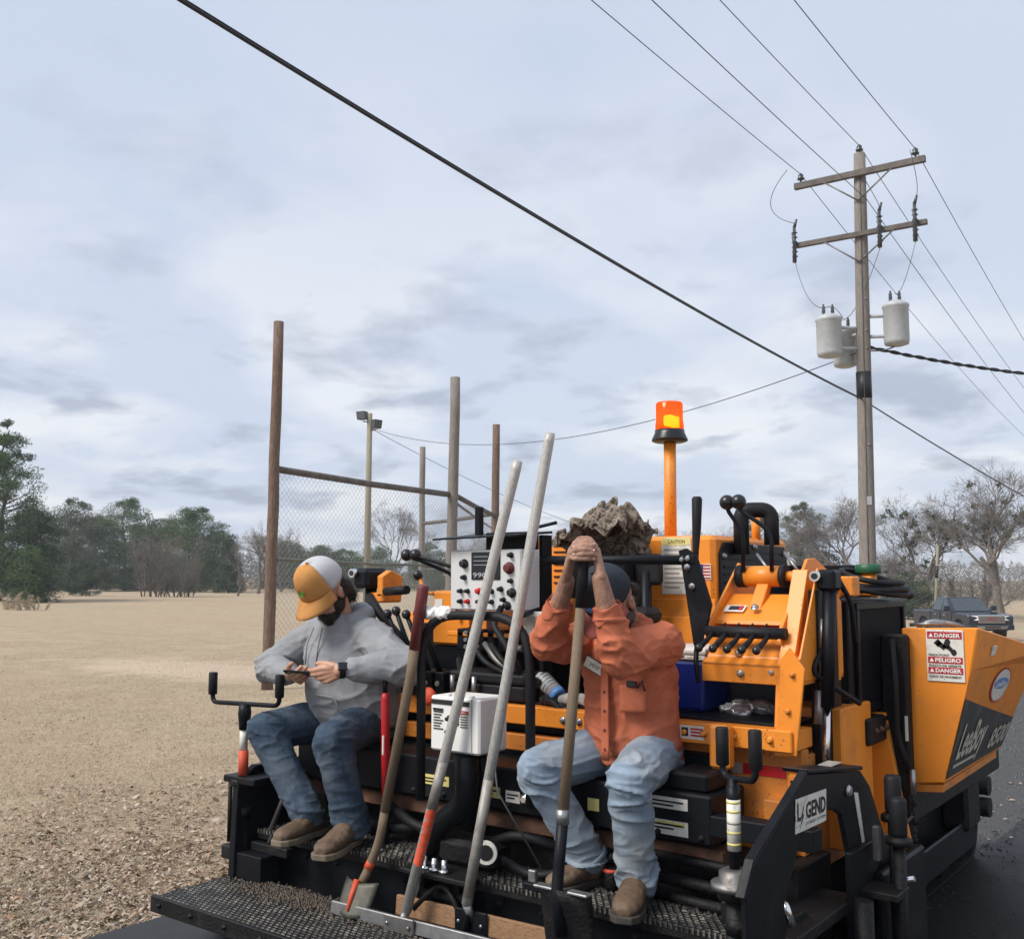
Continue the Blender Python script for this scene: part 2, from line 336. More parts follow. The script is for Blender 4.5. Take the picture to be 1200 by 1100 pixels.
k &= rg.random(len(p)) < np.clip(dens*1.7-.30-.16*(d-5.2), .03, .85)
p = p[k]; n = len(p); p[:, 2] = ground_z(p[:, 0], p[:, 1])+.004+.022*rg.random(n)
th = rg.random(n)*6.283; L_ = rg.uniform(.007, .020, n)*np.where(rg.random(n) < .06, 1.9, 1); tl = rg.normal(0, .35, (n, 2))
u = np.stack([np.cos(th), np.sin(th), tl[:, 0]], 1)*L_[:, None]; v = np.stack([-np.sin(th), np.cos(th), tl[:, 1]], 1)*(L_*rg.uniform(.35, .75, n))[:, None]
bend = np.stack([np.zeros(n), np.zeros(n), L_*rg.uniform(-.1, .6, n)], 1)
quads('leaf_litter', p, u, v, 'leaf_dry', rg.random(n), bend=bend); tag(bpy.data.objects['leaf_litter'], 'brown fallen leaves scattered over the dry field by the road', 'leaves')
p, d = scatter(300000, 4.3, 26, 1.6, lambda d, q: -d*.62 + q*d*1.0); k = p[:, 0] < -1.72-.2*rg.random(len(p)); p = p[k]; n = len(p)
h = rg.uniform(.005, .020, n); p[:, 2] = ground_z(p[:, 0], p[:, 1])+h*.5; th = rg.random(n)*6.283
u = np.stack([np.cos(th)*h*rg.uniform(.5, 2.6, n), np.sin(th)*h*rg.uniform(.5, 2.6, n), h], 1)*.8; wv = rg.uniform(.0012, .003, n)
v = np.stack([-np.sin(th)*wv, np.cos(th)*wv, np.zeros(n)], 1)
tg = quads('dry_grass', p, u, v, 'straw', rg.random(n)); tag(tg, 'short straw coloured grass covering the field', 'grass')
# leaves and scraps lying on the road to the right of the paver
p = np.stack([rg.uniform(1.0, 4.5, 220), rg.uniform(-.5, 14, 220), np.full(220, .0)], 1); p[:180, 0] = rg.uniform(.7, 1.4, 180); n = len(p)
p[:, 2] = np.where(p[:, 0] > 1.07, .04, .006)+.006; keep = (p[:, 0] < 1.07) | (rg.random(n) < .2); p = p[keep]; n = len(p)
th = rg.random(n)*6.283; L_ = rg.uniform(.012, .032, n); u = np.stack([np.cos(th), np.sin(th), rg.normal(0, .15, n)], 1)*L_[:, None]; v = np.stack([-np.sin(th), np.cos(th), rg.normal(0, .15, n)], 1)*(L_*.55)[:, None]
q_ = quads('road_leaves', p, u, v, 'leaf_dry', rg.uniform(.4, 1, n), bend=np.stack([0*L_, 0*L_, L_*.3], 1)); tag(q_, 'pale fallen leaves lying on the black asphalt by the hopper', 'leaves')
# loose stones on the milled strip
p = np.stack([rg.uniform(-.5, 1.06, 2600), rg.uniform(1.6, 13, 2600), np.full(2600, .0)], 1); sb = MB()
for (x, y, z), r in zip(p, rg.uniform(.006, .020, len(p))):
    a = [(x+r*math.cos(t+r*900), y+r*math.sin(t+r*900), -.006) for t in (0, 1.6, 3.2, 4.7)]; sb.add(a+[(x+r*.3, y-r*.2, r*1.0)], [(0, 1, 4), (1, 2, 4), (2, 3, 4), (3, 0, 4)])
tag(sb.build('loose_gravel', mat('gravel', (.10, .10, .10), .8, var=.6, scale=40), stuff=True), 'loose grey stones on the milled road beside the paver tracks', 'gravel')

sb = MB()
for i in range(2600):
    k = i % 3; y = float(rg.uniform(-4, 9)); x = 1.06+float(rg.normal(0, .05)) if k == 0 else (1.1+float(rg.random())**2*3 if k == 1 else -1.74+float(rg.normal(0, .05))); r = float(rg.uniform(.003, .010)); z = .034 if x > 1.08 else (.0 if x > -1.7 or y > .28 else .004)
    sb.add([(x-r, y-r*.7, z), (x+r, y-r*.5, z), (x+r*.1, y+r, z), (x, y, z+r)], [(0, 1, 3), (1, 2, 3), (2, 0, 3)])
tag(sb.build('asphalt_crumbs', mat('loose asphalt', (.030, .029, .028), .75, var=.8, scale=50), stuff=True), 'black asphalt crumbs along the edges of the fresh mat', 'crumbs')
# ================================================================ trees
def leafmat(name, a, b, c): return tintmat(name, [(0, a), (.5, b), (1, c)], .75)
M['pine'] = leafmat('pine needles', (.040, .072, .030), (.078, .130, .050), (.135, .185, .075))
M['cedar'] = leafmat('cedar foliage', (.030, .050, .028), (.050, .080, .041), (.085, .115, .055))
M['greypine'] = leafmat('dusty pine needles', (.060, .075, .050), (.100, .120, .076), (.145, .16, .10))
M['twig'] = tintmat('bare twigs', [(0, (.09, .075, .064)), (.5, (.165, .142, .122)), (1, (.24, .215, .19))])
M['bark'] = mat('grey brown bark', (.15, .13, .112), .9, var=.4, scale=6, bump=.5, bscale=25)
def crown(name, base, h, prof, nclump, nleaf, ls, m, parent, seed, cr=.9, flat=.6):
    g = np.random.default_rng(seed); hs = np.array([a for a, _ in prof]); rs = np.array([b for _, b in prof])
    nclump = int(nclump*2.3); f = g.uniform(hs[0], hs[-1], nclump*3); rr = np.interp(f, hs, rs); k = g.random(len(f)) < (rr+.12)/(rs.max()+.12); f, rr = f[k][:nclump], rr[k][:nclump]
    an = g.random(len(f))*6.283; q = np.sqrt(g.random(len(f)))*1.0; cx = np.stack([np.cos(an)*rr*q, np.sin(an)*rr*q, f*h], 1)
    csz = cr*g.uniform(.55, 1.25, len(f))*(.45+.55*rr/rs.max())
    n = int(nleaf*3.6); ls = ls*.68; cr *= .8; ci = g.integers(0, len(f), n); dv = g.normal(size=(n, 3)); dv /= np.linalg.norm(dv, axis=1, keepdims=True); dv *= (g.random(n)**.45)[:, None]; dv[:, 2] *= flat
    c = cx[ci]+dv*csz[ci][:, None]; u = g.normal(size=(n, 3)); u /= np.linalg.norm(u, axis=1, keepdims=True); u = u*.8+dv*.6; v = g.normal(size=(n, 3)); v = np.cross(u, v); v /= np.linalg.norm(v, axis=1, keepdims=True)+1e-6
    s = ls*g.uniform(.6, 1.4, n); tint = np.clip(g.normal(.45, .2, n)+g.normal(0, .15, len(f))[ci], 0, 1)
    return quads(name, c+np.array(base), u*s[:, None], v*(s*.22)[:, None], m, tint, parent, stuff=False), cx
def evergreen(name, label, d, px, h, prof, m, seed, nclump=70, nleaf=7000, ls=.16, cr=.9, group=None, cat='tree'):
    b = field(d, (px-600)/1200*d*.9946); b.z = gz(b)-.05; t = thing(name, label, cat, b, group); g = random.Random(seed)
    _, cl = crown('crown', b, h, prof, nclump, nleaf, ls, m, t, seed, cr)
    tr = MB(); tr.tube([b+V(g.uniform(-.1, .1)*i, g.uniform(-.1, .1)*i, h*.96*i/6) for i in range(7)], [h*.018*(1-i/7.5) for i in range(7)], 7)
    tr.build('trunk', 'bark', t); lb = MB()
    for c in cl[::3]:
        z0 = max(.3, c[2]-abs(c[0])*.35-.4); lb.tube([b+V(0, 0, z0), b+V(c[0]*.5, c[1]*.5, z0+(c[2]-z0)*.4), b+V(*c)], [.05, .035, .012], 4)
    lb.build('limbs', 'bark', t, stuff=True); return t
def bare_tree(name, label, d, px, h, spread, seed, group=None, depth=6, tr=.2, clumps=0, cat='tree', fork=.28):
    b = field(d, (px-600)/1200*d*.9946); b.z = gz(b)-.05; t = thing(name, label, cat, b, group); g = random.Random(seed)
    big = MB(); ends = []; tw_c = []; tw_u = []
    def grow(p, dr, ln, r, k):
        mid = p+dr*ln*.5+V(g.gauss(0, .05), g.gauss(0, .05), g.gauss(0, .03))*ln; e = p+dr*ln+V(g.gauss(0, .08), g.gauss(0, .08), g.gauss(0, .04))*ln
        big.tube([p, mid, e], [r, r*.85, r*.68], 6 if k < 2 else 3, cap=False)
        if k >= depth: ends.append((e, dr)); return
        for i in range(g.choice((2, 3, 3)) if k else 4):
            nd = (dr+V(g.gauss(0, spread), g.gauss(0, spread), g.gauss(.10, spread*.6))).normalized()
            if nd.z < -.25: nd.z *= -.4
            grow(p+(e-p)*g.uniform(.55, 1), nd, ln*g.uniform(.62, .88), r*g.uniform(.5, .66), k+1)
    grow(b, V(g.uniform(-.08, .08), g.uniform(-.08, .08), 1).normalized(), h*fork, tr, 0)
    zs = max(v[2] for v in big.v)-b.z; k = h/zs; big.v = [(b.x+(x-b.x)*k, b.y+(y-b.y)*k, b.z+(z-b.z)*k) for x, y, z in big.v]
    ends = [(b+(e-b)*k, dr) for e, dr in ends]
    big.build('trunk', 'bark', t)
    ar = np.array([list(e) for e, _ in ends]); dr = np.array([list(q) for _, q in ends]); m = 5; n = len(ar)*m; gg = np.random.default_rng(seed)
    A = np.repeat(ar, m, 0); D = np.repeat(dr, m, 0)+gg.normal(0, .55, (n, 3)); D /= np.linalg.norm(D, axis=1, keepdims=True); ln = gg.uniform(.15, .42, n)*h/9
    sd_ = np.cross(D, gg.normal(size=(n, 3))); sd_ /= np.linalg.norm(sd_, axis=1, keepdims=True)+1e-6
    quads('crown', A+D*ln[:, None], D*ln[:, None], sd_*.011*h/9, 'twig', gg.random(n), t, stuff=False)
    if clumps:
        cc = np.array([list(g.choice(ends)[0]) for _ in range(clumps)]).repeat(40, 0); n = len(cc); w1 = gg.normal(0, .09, (n, 3)); u1 = gg.normal(0, .05, (n, 3)); v1 = np.cross(u1, gg.normal(size=(n, 3)))*.5
        quads('mistletoe', cc+w1, u1, v1, 'cedar', gg.random(n), t)
    return t
def shrub(name, label, d, px, h, rad, seed, n=3500, m='twig', group=None, cat='shrub'):
    b = field(d, (px-600)/1200*d*.9946); b.z = gz(b)-.05; g = np.random.default_rng(seed); r_ = random.Random(seed); t = thing(name, label, cat, b, group); s = MB(); nodes = []; weeds = m == 'straw'
    for i in range(16 if not weeds else 10):
        a = r_.random()*6.28; q = math.sqrt(r_.random())*rad*.7; p = b+V(math.cos(a)*q, math.sin(a)*q, 0); hh = h*r_.uniform(.6, 1.0)*(1-.45*(q/rad)**2); dr = V(math.cos(a)*.35*q/rad+r_.gauss(0, .2), math.sin(a)*.35*q/rad+r_.gauss(0, .2), 1).normalized(); pts = [p]
        for k in range(5): dr = (dr+V(r_.gauss(0, .16), r_.gauss(0, .16), r_.gauss(.05, .06))).normalized(); pts.append(pts[-1]+dr*hh/5); nodes.append((list(pts[-1]), list(dr)))
        if not weeds: s.tube(pts, [.055*(1-j/6.5)*h/5 for j in range(6)], 4)
    N_ = np.array([q for q, _ in nodes]); D_ = np.array([q for _, q in nodes]); i = g.integers(0, len(N_), n); D = D_[i]*.5+g.normal(0, .62, (n, 3))+np.array([0, 0, .35]); D /= np.linalg.norm(D, axis=1, keepdims=True); ln = g.uniform(.12, .42, n)*h/5; off = g.normal(0, .09*h/5, (n, 3))
    sd_ = np.cross(D, g.normal(size=(n, 3))); sd_ /= np.linalg.norm(sd_, axis=1, keepdims=True); c = N_[i]+off+D*(ln*g.uniform(0, 2.6, n))[:, None]; c[:, 2] = np.maximum(c[:, 2], b.z+.08)
    quads('branches', c, D*ln[:, None], sd_*.010, m, g.random(n), t, stuff=False)
    if not weeds: s.build('stems', 'bark', t, stuff=True)
    return t
CONE = [(.04, .9), (.2, 1), (.5, .68), (.8, .3), (1, .03)]
def sc(pr, r): return [(a, b*r) for a, b in pr]
ROUND = [(.02, .8), (.2, 1), (.5, 1), (.75, .88), (.9, .6), (1, .25)]
LOLLY = [(.30, .3), (.45, .8), (.65, 1), (.85, .75), (1, .2)]
TG = 'trees along the far edge of the field'
evergreen('pine_tree', 'tallest green pine at the edge of the field, its crown open at the top', 66, 0, 11.6, sc([(.05, .9), (.3, 1), (.6, .85), (.85, .5), (1, .1)], 2.9), 'pine', 11, 95, 12000, .17, 1.0, TG)
evergreen('cedar_tree', 'broad dark cedar reaching the ground beside the tallest pine', 64, 38, 5.8, sc(ROUND, 1.75), 'cedar', 12, 60, 7000, .14, .8, TG)
evergreen('cedar_tree', 'low bright green young pine in front of the broad dark cedar', 62, 33, 3.4, sc(ROUND, .9), 'pine', 13, 26, 2600, .13, .6, TG)
evergreen('pine_tree', 'grey green pine standing beyond the small bushy cedar', 108, 84, 9.6, sc(ROUND, 2.9), 'greypine', 14, 80, 9000, .2, 1.1, TG)
evergreen('cedar_tree', 'small bushy cedar alone on the grass before the tree line', 82, 97, 2.7, sc(ROUND, 1.35), 'cedar', 15, 26, 2600, .13, .6, TG)
evergreen('pine_tree', 'tall round topped pine behind a bare grey shrub', 112, 146, 9.9, sc(ROUND, 3.4), 'pine', 16, 80, 9500, .2, 1.2, TG)
evergreen('pine_tree', 'slimmer pine with a ragged top between two round pines', 116, 172, 8.4, sc(ROUND, 2.2), 'greypine', 17, 55, 6000, .2, 1.0, TG)
evergreen('pine_tree', 'widest dark green pine of the tree line', 106, 226, 8.6, sc(ROUND, 3.9), 'pine', 18, 90, 11000, .2, 1.2, TG)
shrub('bare_shrub', 'large bare grey shrub on the grass before the round pines', 80, 193, 5.3, 2.6, 19, 9000, group=TG)
shrub('bare_shrub', 'lower bare shrub leaning beside the large grey one', 81, 212, 2.9, 1.9, 20, 2600, group=TG)
evergreen('cedar_tree', 'narrow pointed cedar by the tall left backstop post', 100, 268, 6.2, sc(CONE, 1.5), 'cedar', 21, 40, 4200, .16, .7, TG)
bare_tree('bare_tree', 'thin bare tree next to the narrow pointed cedar', 84, 279, 4.4, .42, 22, TG, 5, .09)
bare_tree('bare_tree', 'bare brown tree just beyond the tall left backstop post', 96, 303, 6.6, .45, 23, TG, 6, .16)
evergreen('pine_tree', 'round green tree seen through the chain link of the backstop', 108, 368, 5.2, sc(ROUND, 2.9), 'greypine', 24, 55, 6500, .18, 1.0, TG)
evergreen('pine_tree', 'low green pine seen between the floodlight pole and the backstop', 112, 405, 4.6, sc(ROUND, 2.1), 'pine', 25, 45, 5000, .18, .9, TG)
bare_tree('bare_tree', 'tall thin bare tree rising behind the chain link mesh', 100, 462, 8.8, .32, 26, TG, 6, .12)
evergreen('pine_tree', 'green pine beyond the control panel and its ball levers', 115, 505, 5.4, sc(ROUND, 2.6), 'pine', 27, 50, 5500, .18, 1.0, TG)
evergreen('pine_tree', 'small pine showing beside the camouflage jacket', 100, 748, 6.9, sc(ROUND, 1.8), 'pine', 28, 40, 4500, .17, .8, TG)
bare_tree('bare_tree', 'bushy bare tree directly behind the beacon post', 96, 775, 7.1, .5, 29, TG, 7, .14)
bare_tree('bare_tree', 'reddish bare tree behind the tall black lever', 98, 822, 7.4, .5, 30, TG, 7, .14)
evergreen('pine_tree', 'dense dark pine right behind the curved exhaust pipe', 92, 892, 9.0, sc(ROUND, 2.1), 'pine', 31, 65, 8000, .18, .9, TG)
evergreen('pine_tree', 'loose open crowned pine with sky showing through', 86, 941, 9.2, sc(LOLLY, 2.2), 'greypine', 32, 38, 4200, .17, .62, TG)
bare_tree('bare_tree', 'wide spreading bare tree behind the utility pole', 80, 1000, 9.2, .46, 33, TG, 7, .22)
evergreen('pine_tree', 'low olive tree at the foot of the utility pole', 84, 962, 4.8, sc(ROUND, 2.3), 'greypine', 34, 46, 5200, .17, .9, TG)
shrub('bare_shrub', 'tall brown thicket between the hose coil and the parked pickup', 78, 1040, 6.0, 3.2, 35, 6500, group=TG)
bare_tree('bare_tree', 'bare tree with ball shaped clumps standing behind the pickup', 72, 1092, 9.0, .55, 36, TG, 7, .22, 60)
bare_tree('bare_tree', 'largest bare tree with a thick dark trunk beyond the pickup', 66, 1172, 9.9, .5, 37, TG, 7, .30, 22)
evergreen('cedar_tree', 'dark evergreen bush behind the tail of the pickup', 70, 1062, 3.2, sc(ROUND, 1.7), 'cedar', 38, 30, 3200, .14, .7, TG)
shrub('bare_shrub', 'brown thicket beyond the pickup and the leaning stake', 74, 1130, 4.2, 3.2, 39, 5200, group=TG)
shrub('dry_weeds', 'clump of pale dry weeds standing in the open field', 50, 12, 1.0, .9, 40, 2200, 'straw', cat='weeds')
shrub('dry_weeds', 'second lower clump of pale dry weeds in the open field', 50.5, 40, .75, .9, 41, 2000, 'straw', cat='weeds')
for i, (d_, px_, h_, r_, mm, lab) in enumerate((
    (124, 62, 8.6, 2.6, 'greypine', 'dull pine filling the gap beyond the broad dark cedar'), (128, 112, 9.0, 2.8, 'pine', 'pine half hidden between the grey green pine and the tall round topped pine'),
    (130, 196, 9.2, 3.0, 'greypine', 'hazy pine showing over the bare grey shrub'), (128, 252, 7.2, 2.6, 'greypine', 'hazy pine between the widest dark pine and the pointed cedar'),
    (132, 330, 6.2, 3.0, 'greypine', 'low hazy pine just right of the tall brown backstop post'), (134, 440, 5.4, 3.2, 'pine', 'low pine by the foot of the floodlight pole'))):
    evergreen('pine_tree', lab, d_, px_, h_, sc(ROUND, r_), mm, 60+i, 60, 6000, .2, 1.1, TG)
for i, (d_, px_, h_, lab) in enumerate(((118, 118, 9.4, 'bare grey tree poking up between the pines by the small cedar'), (112, 330, 7.0, 'bare twiggy tree behind the upper chain link'), (115, 560, 6.6, 'bare tree in line with the sun visor'), (112, 640, 6.4, 'bare tree beyond the aluminium lutes'))):
    bare_tree('bare_tree', lab, d_, px_, h_, .4, 80+i, TG, 6, .13)
# far wood: one mass of twigs and dull foliage
n = 280000; px_ = rg.uniform(-700, 1900, n); dd = rg.uniform(118, 150, n); rr = (px_-600)/1200*dd
hh = 3.6+2.2*np.array([noise.noise((a*.012, 3, 0))+.7*noise.noise((a*.05, 7, 0))+.4*noise.noise((a*.2, 5, 0)) for a in px_])+.9*np.clip((px_-850)/300, 0, 1)
pp = np.array(CAM)[None]+dd[:, None]*np.array(VD)+rr[:, None]*np.array(VR); zb = ground_z(pp[:, 0], pp[:, 1]); pp[:, 2] = zb+hh*rg.random(n)**1.15
u = np.stack([rg.normal(0, .7, n), rg.normal(0, .7, n), rg.normal(.6, .5, n)], 1)*rg.uniform(.10, .42, n)[:, None]; v = np.cross(u, rvec(n)); v *= (rg.uniform(.008, .034, n)/np.linalg.norm(v, axis=1))[:, None]
M['wood_far'] = tintmat('far wood', [(0, (.05, .06, .035)), (.35, (.105, .095, .075)), (.7, (.15, .13, .11)), (1, (.19, .165, .145))])
tag(quads('distant_woods', pp, u, v, 'wood_far', rg.random(n)), 'grey brown leafless wood closing off the far side of the field', 'woods')
# ================================================================ backstop, poles, wires
M['post'] = mat('weathered brown post', (.15, .095, .065), .85, var=.4, scale=5, stretch=(14, 14, 1.6), bump=.5, bscale=12, dirt=(.22, .18, .15), dlo=.5, dhi=.7)
M['xarm'] = mat('weathered crossarm', (.125, .11, .10), .85, var=.35, scale=5, bump=.4, bscale=15)
M['post_grey'] = mat('weathered grey pole', (.215, .19, .168), .85, var=.3, scale=4, stretch=(14, 14, 1.2), bump=.5, bscale=10, dirt=(.15, .13, .11), dlo=.52, dhi=.7)
M['pole_tan'] = mat('tan treated pole', (.26, .235, .165), .85, var=.25, scale=4, stretch=(12, 12, 1))
M['galv'] = mat('dull galvanised pipe', (.19, .18, .17), .5, .6, var=.25)
M['wire'] = mat('grey wire', (.10, .10, .10), .5, .4, var=.1)
M['cable'] = mat('black cable', (.012, .012, .014), .5, var=.2)
M['trafo'] = mat('transformer grey', (.43, .45, .46), .45, var=.08, dirt=(.3, .3, .29), dlo=.55, dhi=.8)
M['porcelain'] = mat('dark insulator', (.06, .065, .07), .3, var=.2)
bs = thing('backstop_fence', 'weathered baseball backstop of tall wooden posts with chain link between them', 'fence', field(15.4, -3.6))
posts = {}
for k, (d, px, h, r, ln, m) in {'a': (15.4, 316, 5.55, .085, .05, 'post'), 'b': (19.9, 527, 5.5, .105, .09, 'post_grey'), 'c': (26.7, 579, 5.55, .105, .05, 'post'), 'e': (31.0, 494, 5.5, .095, .0, 'post_grey')}.items():
    b = field(d, (px-600)/1200*d*.9946); b.z = gz(b)-.1; posts[k] = b; lean = VR*ln
    t = MB(); g = random.Random(ord(k)); t.tube([b+lean*(i/8)+V(g.uniform(-.008, .008), g.uniform(-.008, .008), (h+.1)*i/8) for i in range(9)], [r*(1.05-.12*i/8)*g.uniform(.97, 1.03) for i in range(9)], 12)
    t.build('post', m, bs)
M['mesh'] = mat('chain link wire', (.27, .27, .27), .5, .5, var=.1)
def link_panel(a, b, z0, z1, cell=.075):
    a = V(a.x, a.y, 0); b = V(b.x, b.y, 0); ln = (b-a).length; e = (b-a)/ln; nrm = V(-e.y, e.x, 0); mb = MB(); H = z1-z0
    for s in (1, -1):
        x = -H if s > 0 else 0
        while x < (ln if s > 0 else ln+H):
            # a strand climbing at 45 degrees, clipped to the panel
            t0, t1 = (max(0, -x), min(H, ln-x)) if s > 0 else (max(0, x-ln), min(H, x))
            if t1-t0 > .05:
                p = a+e*(x+s*t0)+V(0, 0, z0+t0)+nrm*.004*s; q = a+e*(x+s*t1)+V(0, 0, z0+t1)+nrm*.004*s; mb.tube([p, q], .0022, 3, cap=False, sm=False)
            x += cell*1.414
    mb.build('chain_link', 'mesh', bs, stuff=True)
def rail(a, b, za, zb, r=.05, m='galv', off=.0):
    t = MB(); t.tube([V(a.x, a.y, za), V((a.x+b.x)/2, (a.y+b.y)/2, (za+zb)/2-.02), V(b.x, b.y, zb)], r, 8); t.build('rail', m, bs)
P_ = posts
for a, b in (('a', 'b'), ('b', 'c'), ('c', 'e')):
    link_panel(P_[a], P_[b], .12, 3.16, .075 if a == 'a' else .1)
    rail(P_[a], P_[b], 3.22, 3.18, .055, 'xarm'); rail(P_[a], P_[b], 1.86, 1.80, .022)
rail(P_['b']+V(0, 0, 0), field(33, -.6), 3.1, 3.1, .03)
# floodlight pole
b = field(47, (431-600)/1200*47); b.z = gz(b)-.1; fp = thing('floodlight_pole', 'tan wooden pole carrying two floodlights behind the backstop', 'light pole', b)
MB().tube([b, b+V(0, 0, 4.5), b+V(.03, 0, 9.25)], [.17, .145, .12], 10).build('pole', 'pole_tan', fp)
for s, dz, an in ((-1, 9.0, .5), (1, 8.6, -.9)):
    c = b+VR*.32*s+V(0, 0, dz+ .15); t = MB(); fx = (VR*math.cos(an)-VD*math.sin(an)); f = t.obox(c, fx, fx.cross(V(0, 0, 1)), V(.2*s, 0, 1), .24, .16, .20).build('floodlight', 'porcelain', fp, .02)
    MB().obox(c-fx.cross(V(0, 0, 1))*.165, fx, fx.cross(V(0, 0, 1)), V(.2*s, 0, 1), .19, .012, .15).build('lens', 'grey_pl', f)
    MB().tube([b+V(0, 0, dz-.15), b+VR*.3*s+V(0, 0, dz-.12)], .03, 6).build('arm', 'galv', fp)
# far stakes
for d, px, h, r, ln, lab in ((70, 923, 4.6, .10, 0, 'thin pale pole standing in front of the loose open crowned pine'), (55, 1090, 4.6, .085, .35, 'leaning pale stake with a black band behind the pickup')):
    b = field(d, (px-600)/1200*d); b.z = gz(b)-.1; t = thing('thin_pole', lab, 'pole', b); MB().tube([b, b+VR*ln+V(0, 0, h)], [r, r*.8], 8).build('shaft', 'pole_tan', t)
    if ln: MB().tube([b+VR*ln*.62+V(0, 0, h*.62), b+VR*ln*.76+V(0, 0, h*.76)], r*1.08, 8).build('band', 'cable', t)
# utility pole
b = field(21.9, 7.55); b.z = gz(b)-.2; UP = thing('utility_pole', 'grey wooden utility pole with two crossarms and three transformers', 'utility pole', b)
LDIR = (VD*math.cos(R(34.5))+VR*math.sin(R(34.5))); AD = (VR*math.cos(R(34.5))-VD*math.sin(R(34.5)))
def upz(z): return b+VR*.17*(z/11)+V(0, 0, z-b.z)
MB().tube([upz(z) for z in (b.z, 2, 4, 6, 8, 9.6, 10.92)], [.185, .175, .165, .155, .145, .135, .125], 14).build('pole', 'post_grey', UP)
MB().lathe(upz(5.42), [(.162, 0), (.162, .58)], 16).build('band', 'cable', UP)
ins = []
for z, h0, nm in ((10.42, 1.42, 'crossarm'), (9.04, 1.42, 'crossarm')):
    c = upz(z)-LDIR*.17; A = MB().obox(c, AD, LDIR, (0, 0, 1), h0, .055, .07 if z > 10 else .055).build(nm, 'xarm', UP, .006)
    for s in (-1, 1): MB().tube([c+AD*s*.75-V(0, 0, .05)-LDIR*.05, upz(z-.62)-LDIR*.17], .018, 6).build('brace', 'galv', UP)
    if z > 10:
        for o in (-1.27, 1.22): ins.append(c+AD*o+V(0, 0, .07))
ins.insert(1, upz(10.92))
for p in ins: MB().lathe(p, [(.02, 0), (.02, .06), (.075, .07), (.085, .10), (.05, .13), (.065, .16), (.04, .20), (.02, .22)], 12).build('insulator', 'porcelain', UP)
c2 = upz(9.04)-LDIR*.17; cut = []
for o in (-1.40, .47, 1.20):
    p = c2+AD*o-LDIR*.10; cut.append(p); t = MB(); t.tube([p+V(0, 0, .42), p+V(0, 0, -.42)-LDIR*.04], [.035, .05], 8)
    for i in range(6): t.lathe(p+V(0, 0, -.30+i*.11), [(.035, 0), (.07, .02), (.035, .05)], 10)
    t.tube([p+V(0, 0, .40)+LDIR*.0, p+V(0, 0, .58)+AD*.06], [.04, .02], 6); t.tube([p+V(0, 0, -.33), p+V(0, 0, .33)-LDIR*.16-V(0, 0, .1)], .018, 5)
    t.build('fuse_cutout', 'porcelain', UP)
tops = []
for (o, dd_, z, r, h) in ((-.78, -.12, 6.72, .265, .86), (-.26, .45, 6.62, .25, .82), (.68, -.12, 6.98, .265, .90)):
    c = upz(z)+VR*o+VD*dd_; k = MB().lathe(c-V(0, 0, .42), [(.15, 0), (r*.93, .03), (r, .10), (r, h-.08), (r*1.07, h-.06), (r*1.07, h), (r*.6, h+.08), (.05, h+.10)], 22).build('transformer', 'trafo', UP)
    tp = c+V(0, 0, h-.36); tops.append(tp)
    for s in (-.08, .07): MB().lathe(tp+VR*s*1.3+V(0, 0, 0), [(.03, 0), (.045, .03), (.03, .06), (.045, .10), (.03, .14), (.04, .17), (.015, .26)], 8).build('bushing', 'porcelain', k)
    for zz_ in (-.20, .25): MB().tube([upz(z+zz_), c+V(0, 0, zz_)], .04, 6).build('bracket', 'trafo', UP)
def curve(a, bb, sag, n=14, side=None):
    r_ = []
    for i in range(n+1):
        t = i/n; p = a.lerp(bb, t); p = p-V(0, 0, 4*sag*t*(1-t))
        if side: p = p+side*4*t*(1-t)
        r_.append(p)
    return r_
def jw(pts, r, n): return MB().tube(pts, r, n).build('jumper_wire', 'wire', UP)
for a, bb, s in ((ins[0]-LDIR*.9, cut[0]+V(0, 0, .5), -VR*.45), (ins[1]+V(0, 0, -.4), cut[1]+V(0, 0, .5), VR*.12), (ins[2]-LDIR*.5, cut[2]+V(0, 0, .5), VR*.1)): jw(curve(a, bb, .2, side=s), .008, 4)
for a, bb in ((cut[0]-V(0, 0, .4), tops[0]), (cut[1]-V(0, 0, .4), tops[1]), (cut[2]-V(0, 0, .4), tops[2])): jw(curve(a, bb+V(0, 0, .2), .35, side=-VR*.05), .008, 4)
jw(curve(tops[0]+V(0, 0, .2), tops[1]+V(0, 0, .2), -.1), .008, 4); jw(curve(tops[2]+VR*.27-V(0, 0, .2), upz(6.5), .3, side=VR*.25), .016, 5)
MB().tube([upz(z)-VD*(.187-.0052*z)-VR*.05 for z in (.2, 3, 6, 9, 10.4)], .008, 5).build('ground_wire', 'wire', UP)
for z in (10.42, 9.04, 8.55, 7.6, 6.9, 6.5, 4.4): MB().lathe(upz(z)-VD*(.175-.0045*z)+VR*.03, [(.03, -.01), (.03, .012), (.016, .013), (.016, .03)], 6, -VD).build('bolt', 'galv', UP)
MB().obox(upz(3.2)-VD*.178, VR, VD, (0, 0, 1), .05, .004, .09).build('number_tag', 'trafo', UP)
def wire(name, label, pts, r, m='wire', cat='wire', group=None, n=5): return tag(MB().tube(pts, r, n).build(name, m), label, cat, group)
def span(a, dirn, L_, dz, sag, n=40):
    return [a+dirn*L_*t+V(0, 0, dz*t-4*sag*t*(1-t)) for t in [(i/n)**1.6 if True else i/n for i in range(n+1)]]
labs = ['overhead line tied to the insulator on the left end of the upper crossarm', 'overhead line tied to the insulator on the very top of the pole', 'overhead line tied to the insulator on the right end of the upper crossarm']
for p, l_ in zip(ins, labs):
    t = p+V(0, 0, .2); wire('power_line', l_, span(t, -LDIR, 55, 0, .75)[::-1]+span(t, LDIR, 60, -2.5, 1.1)[1:], .0085, group='power lines on the utility pole')
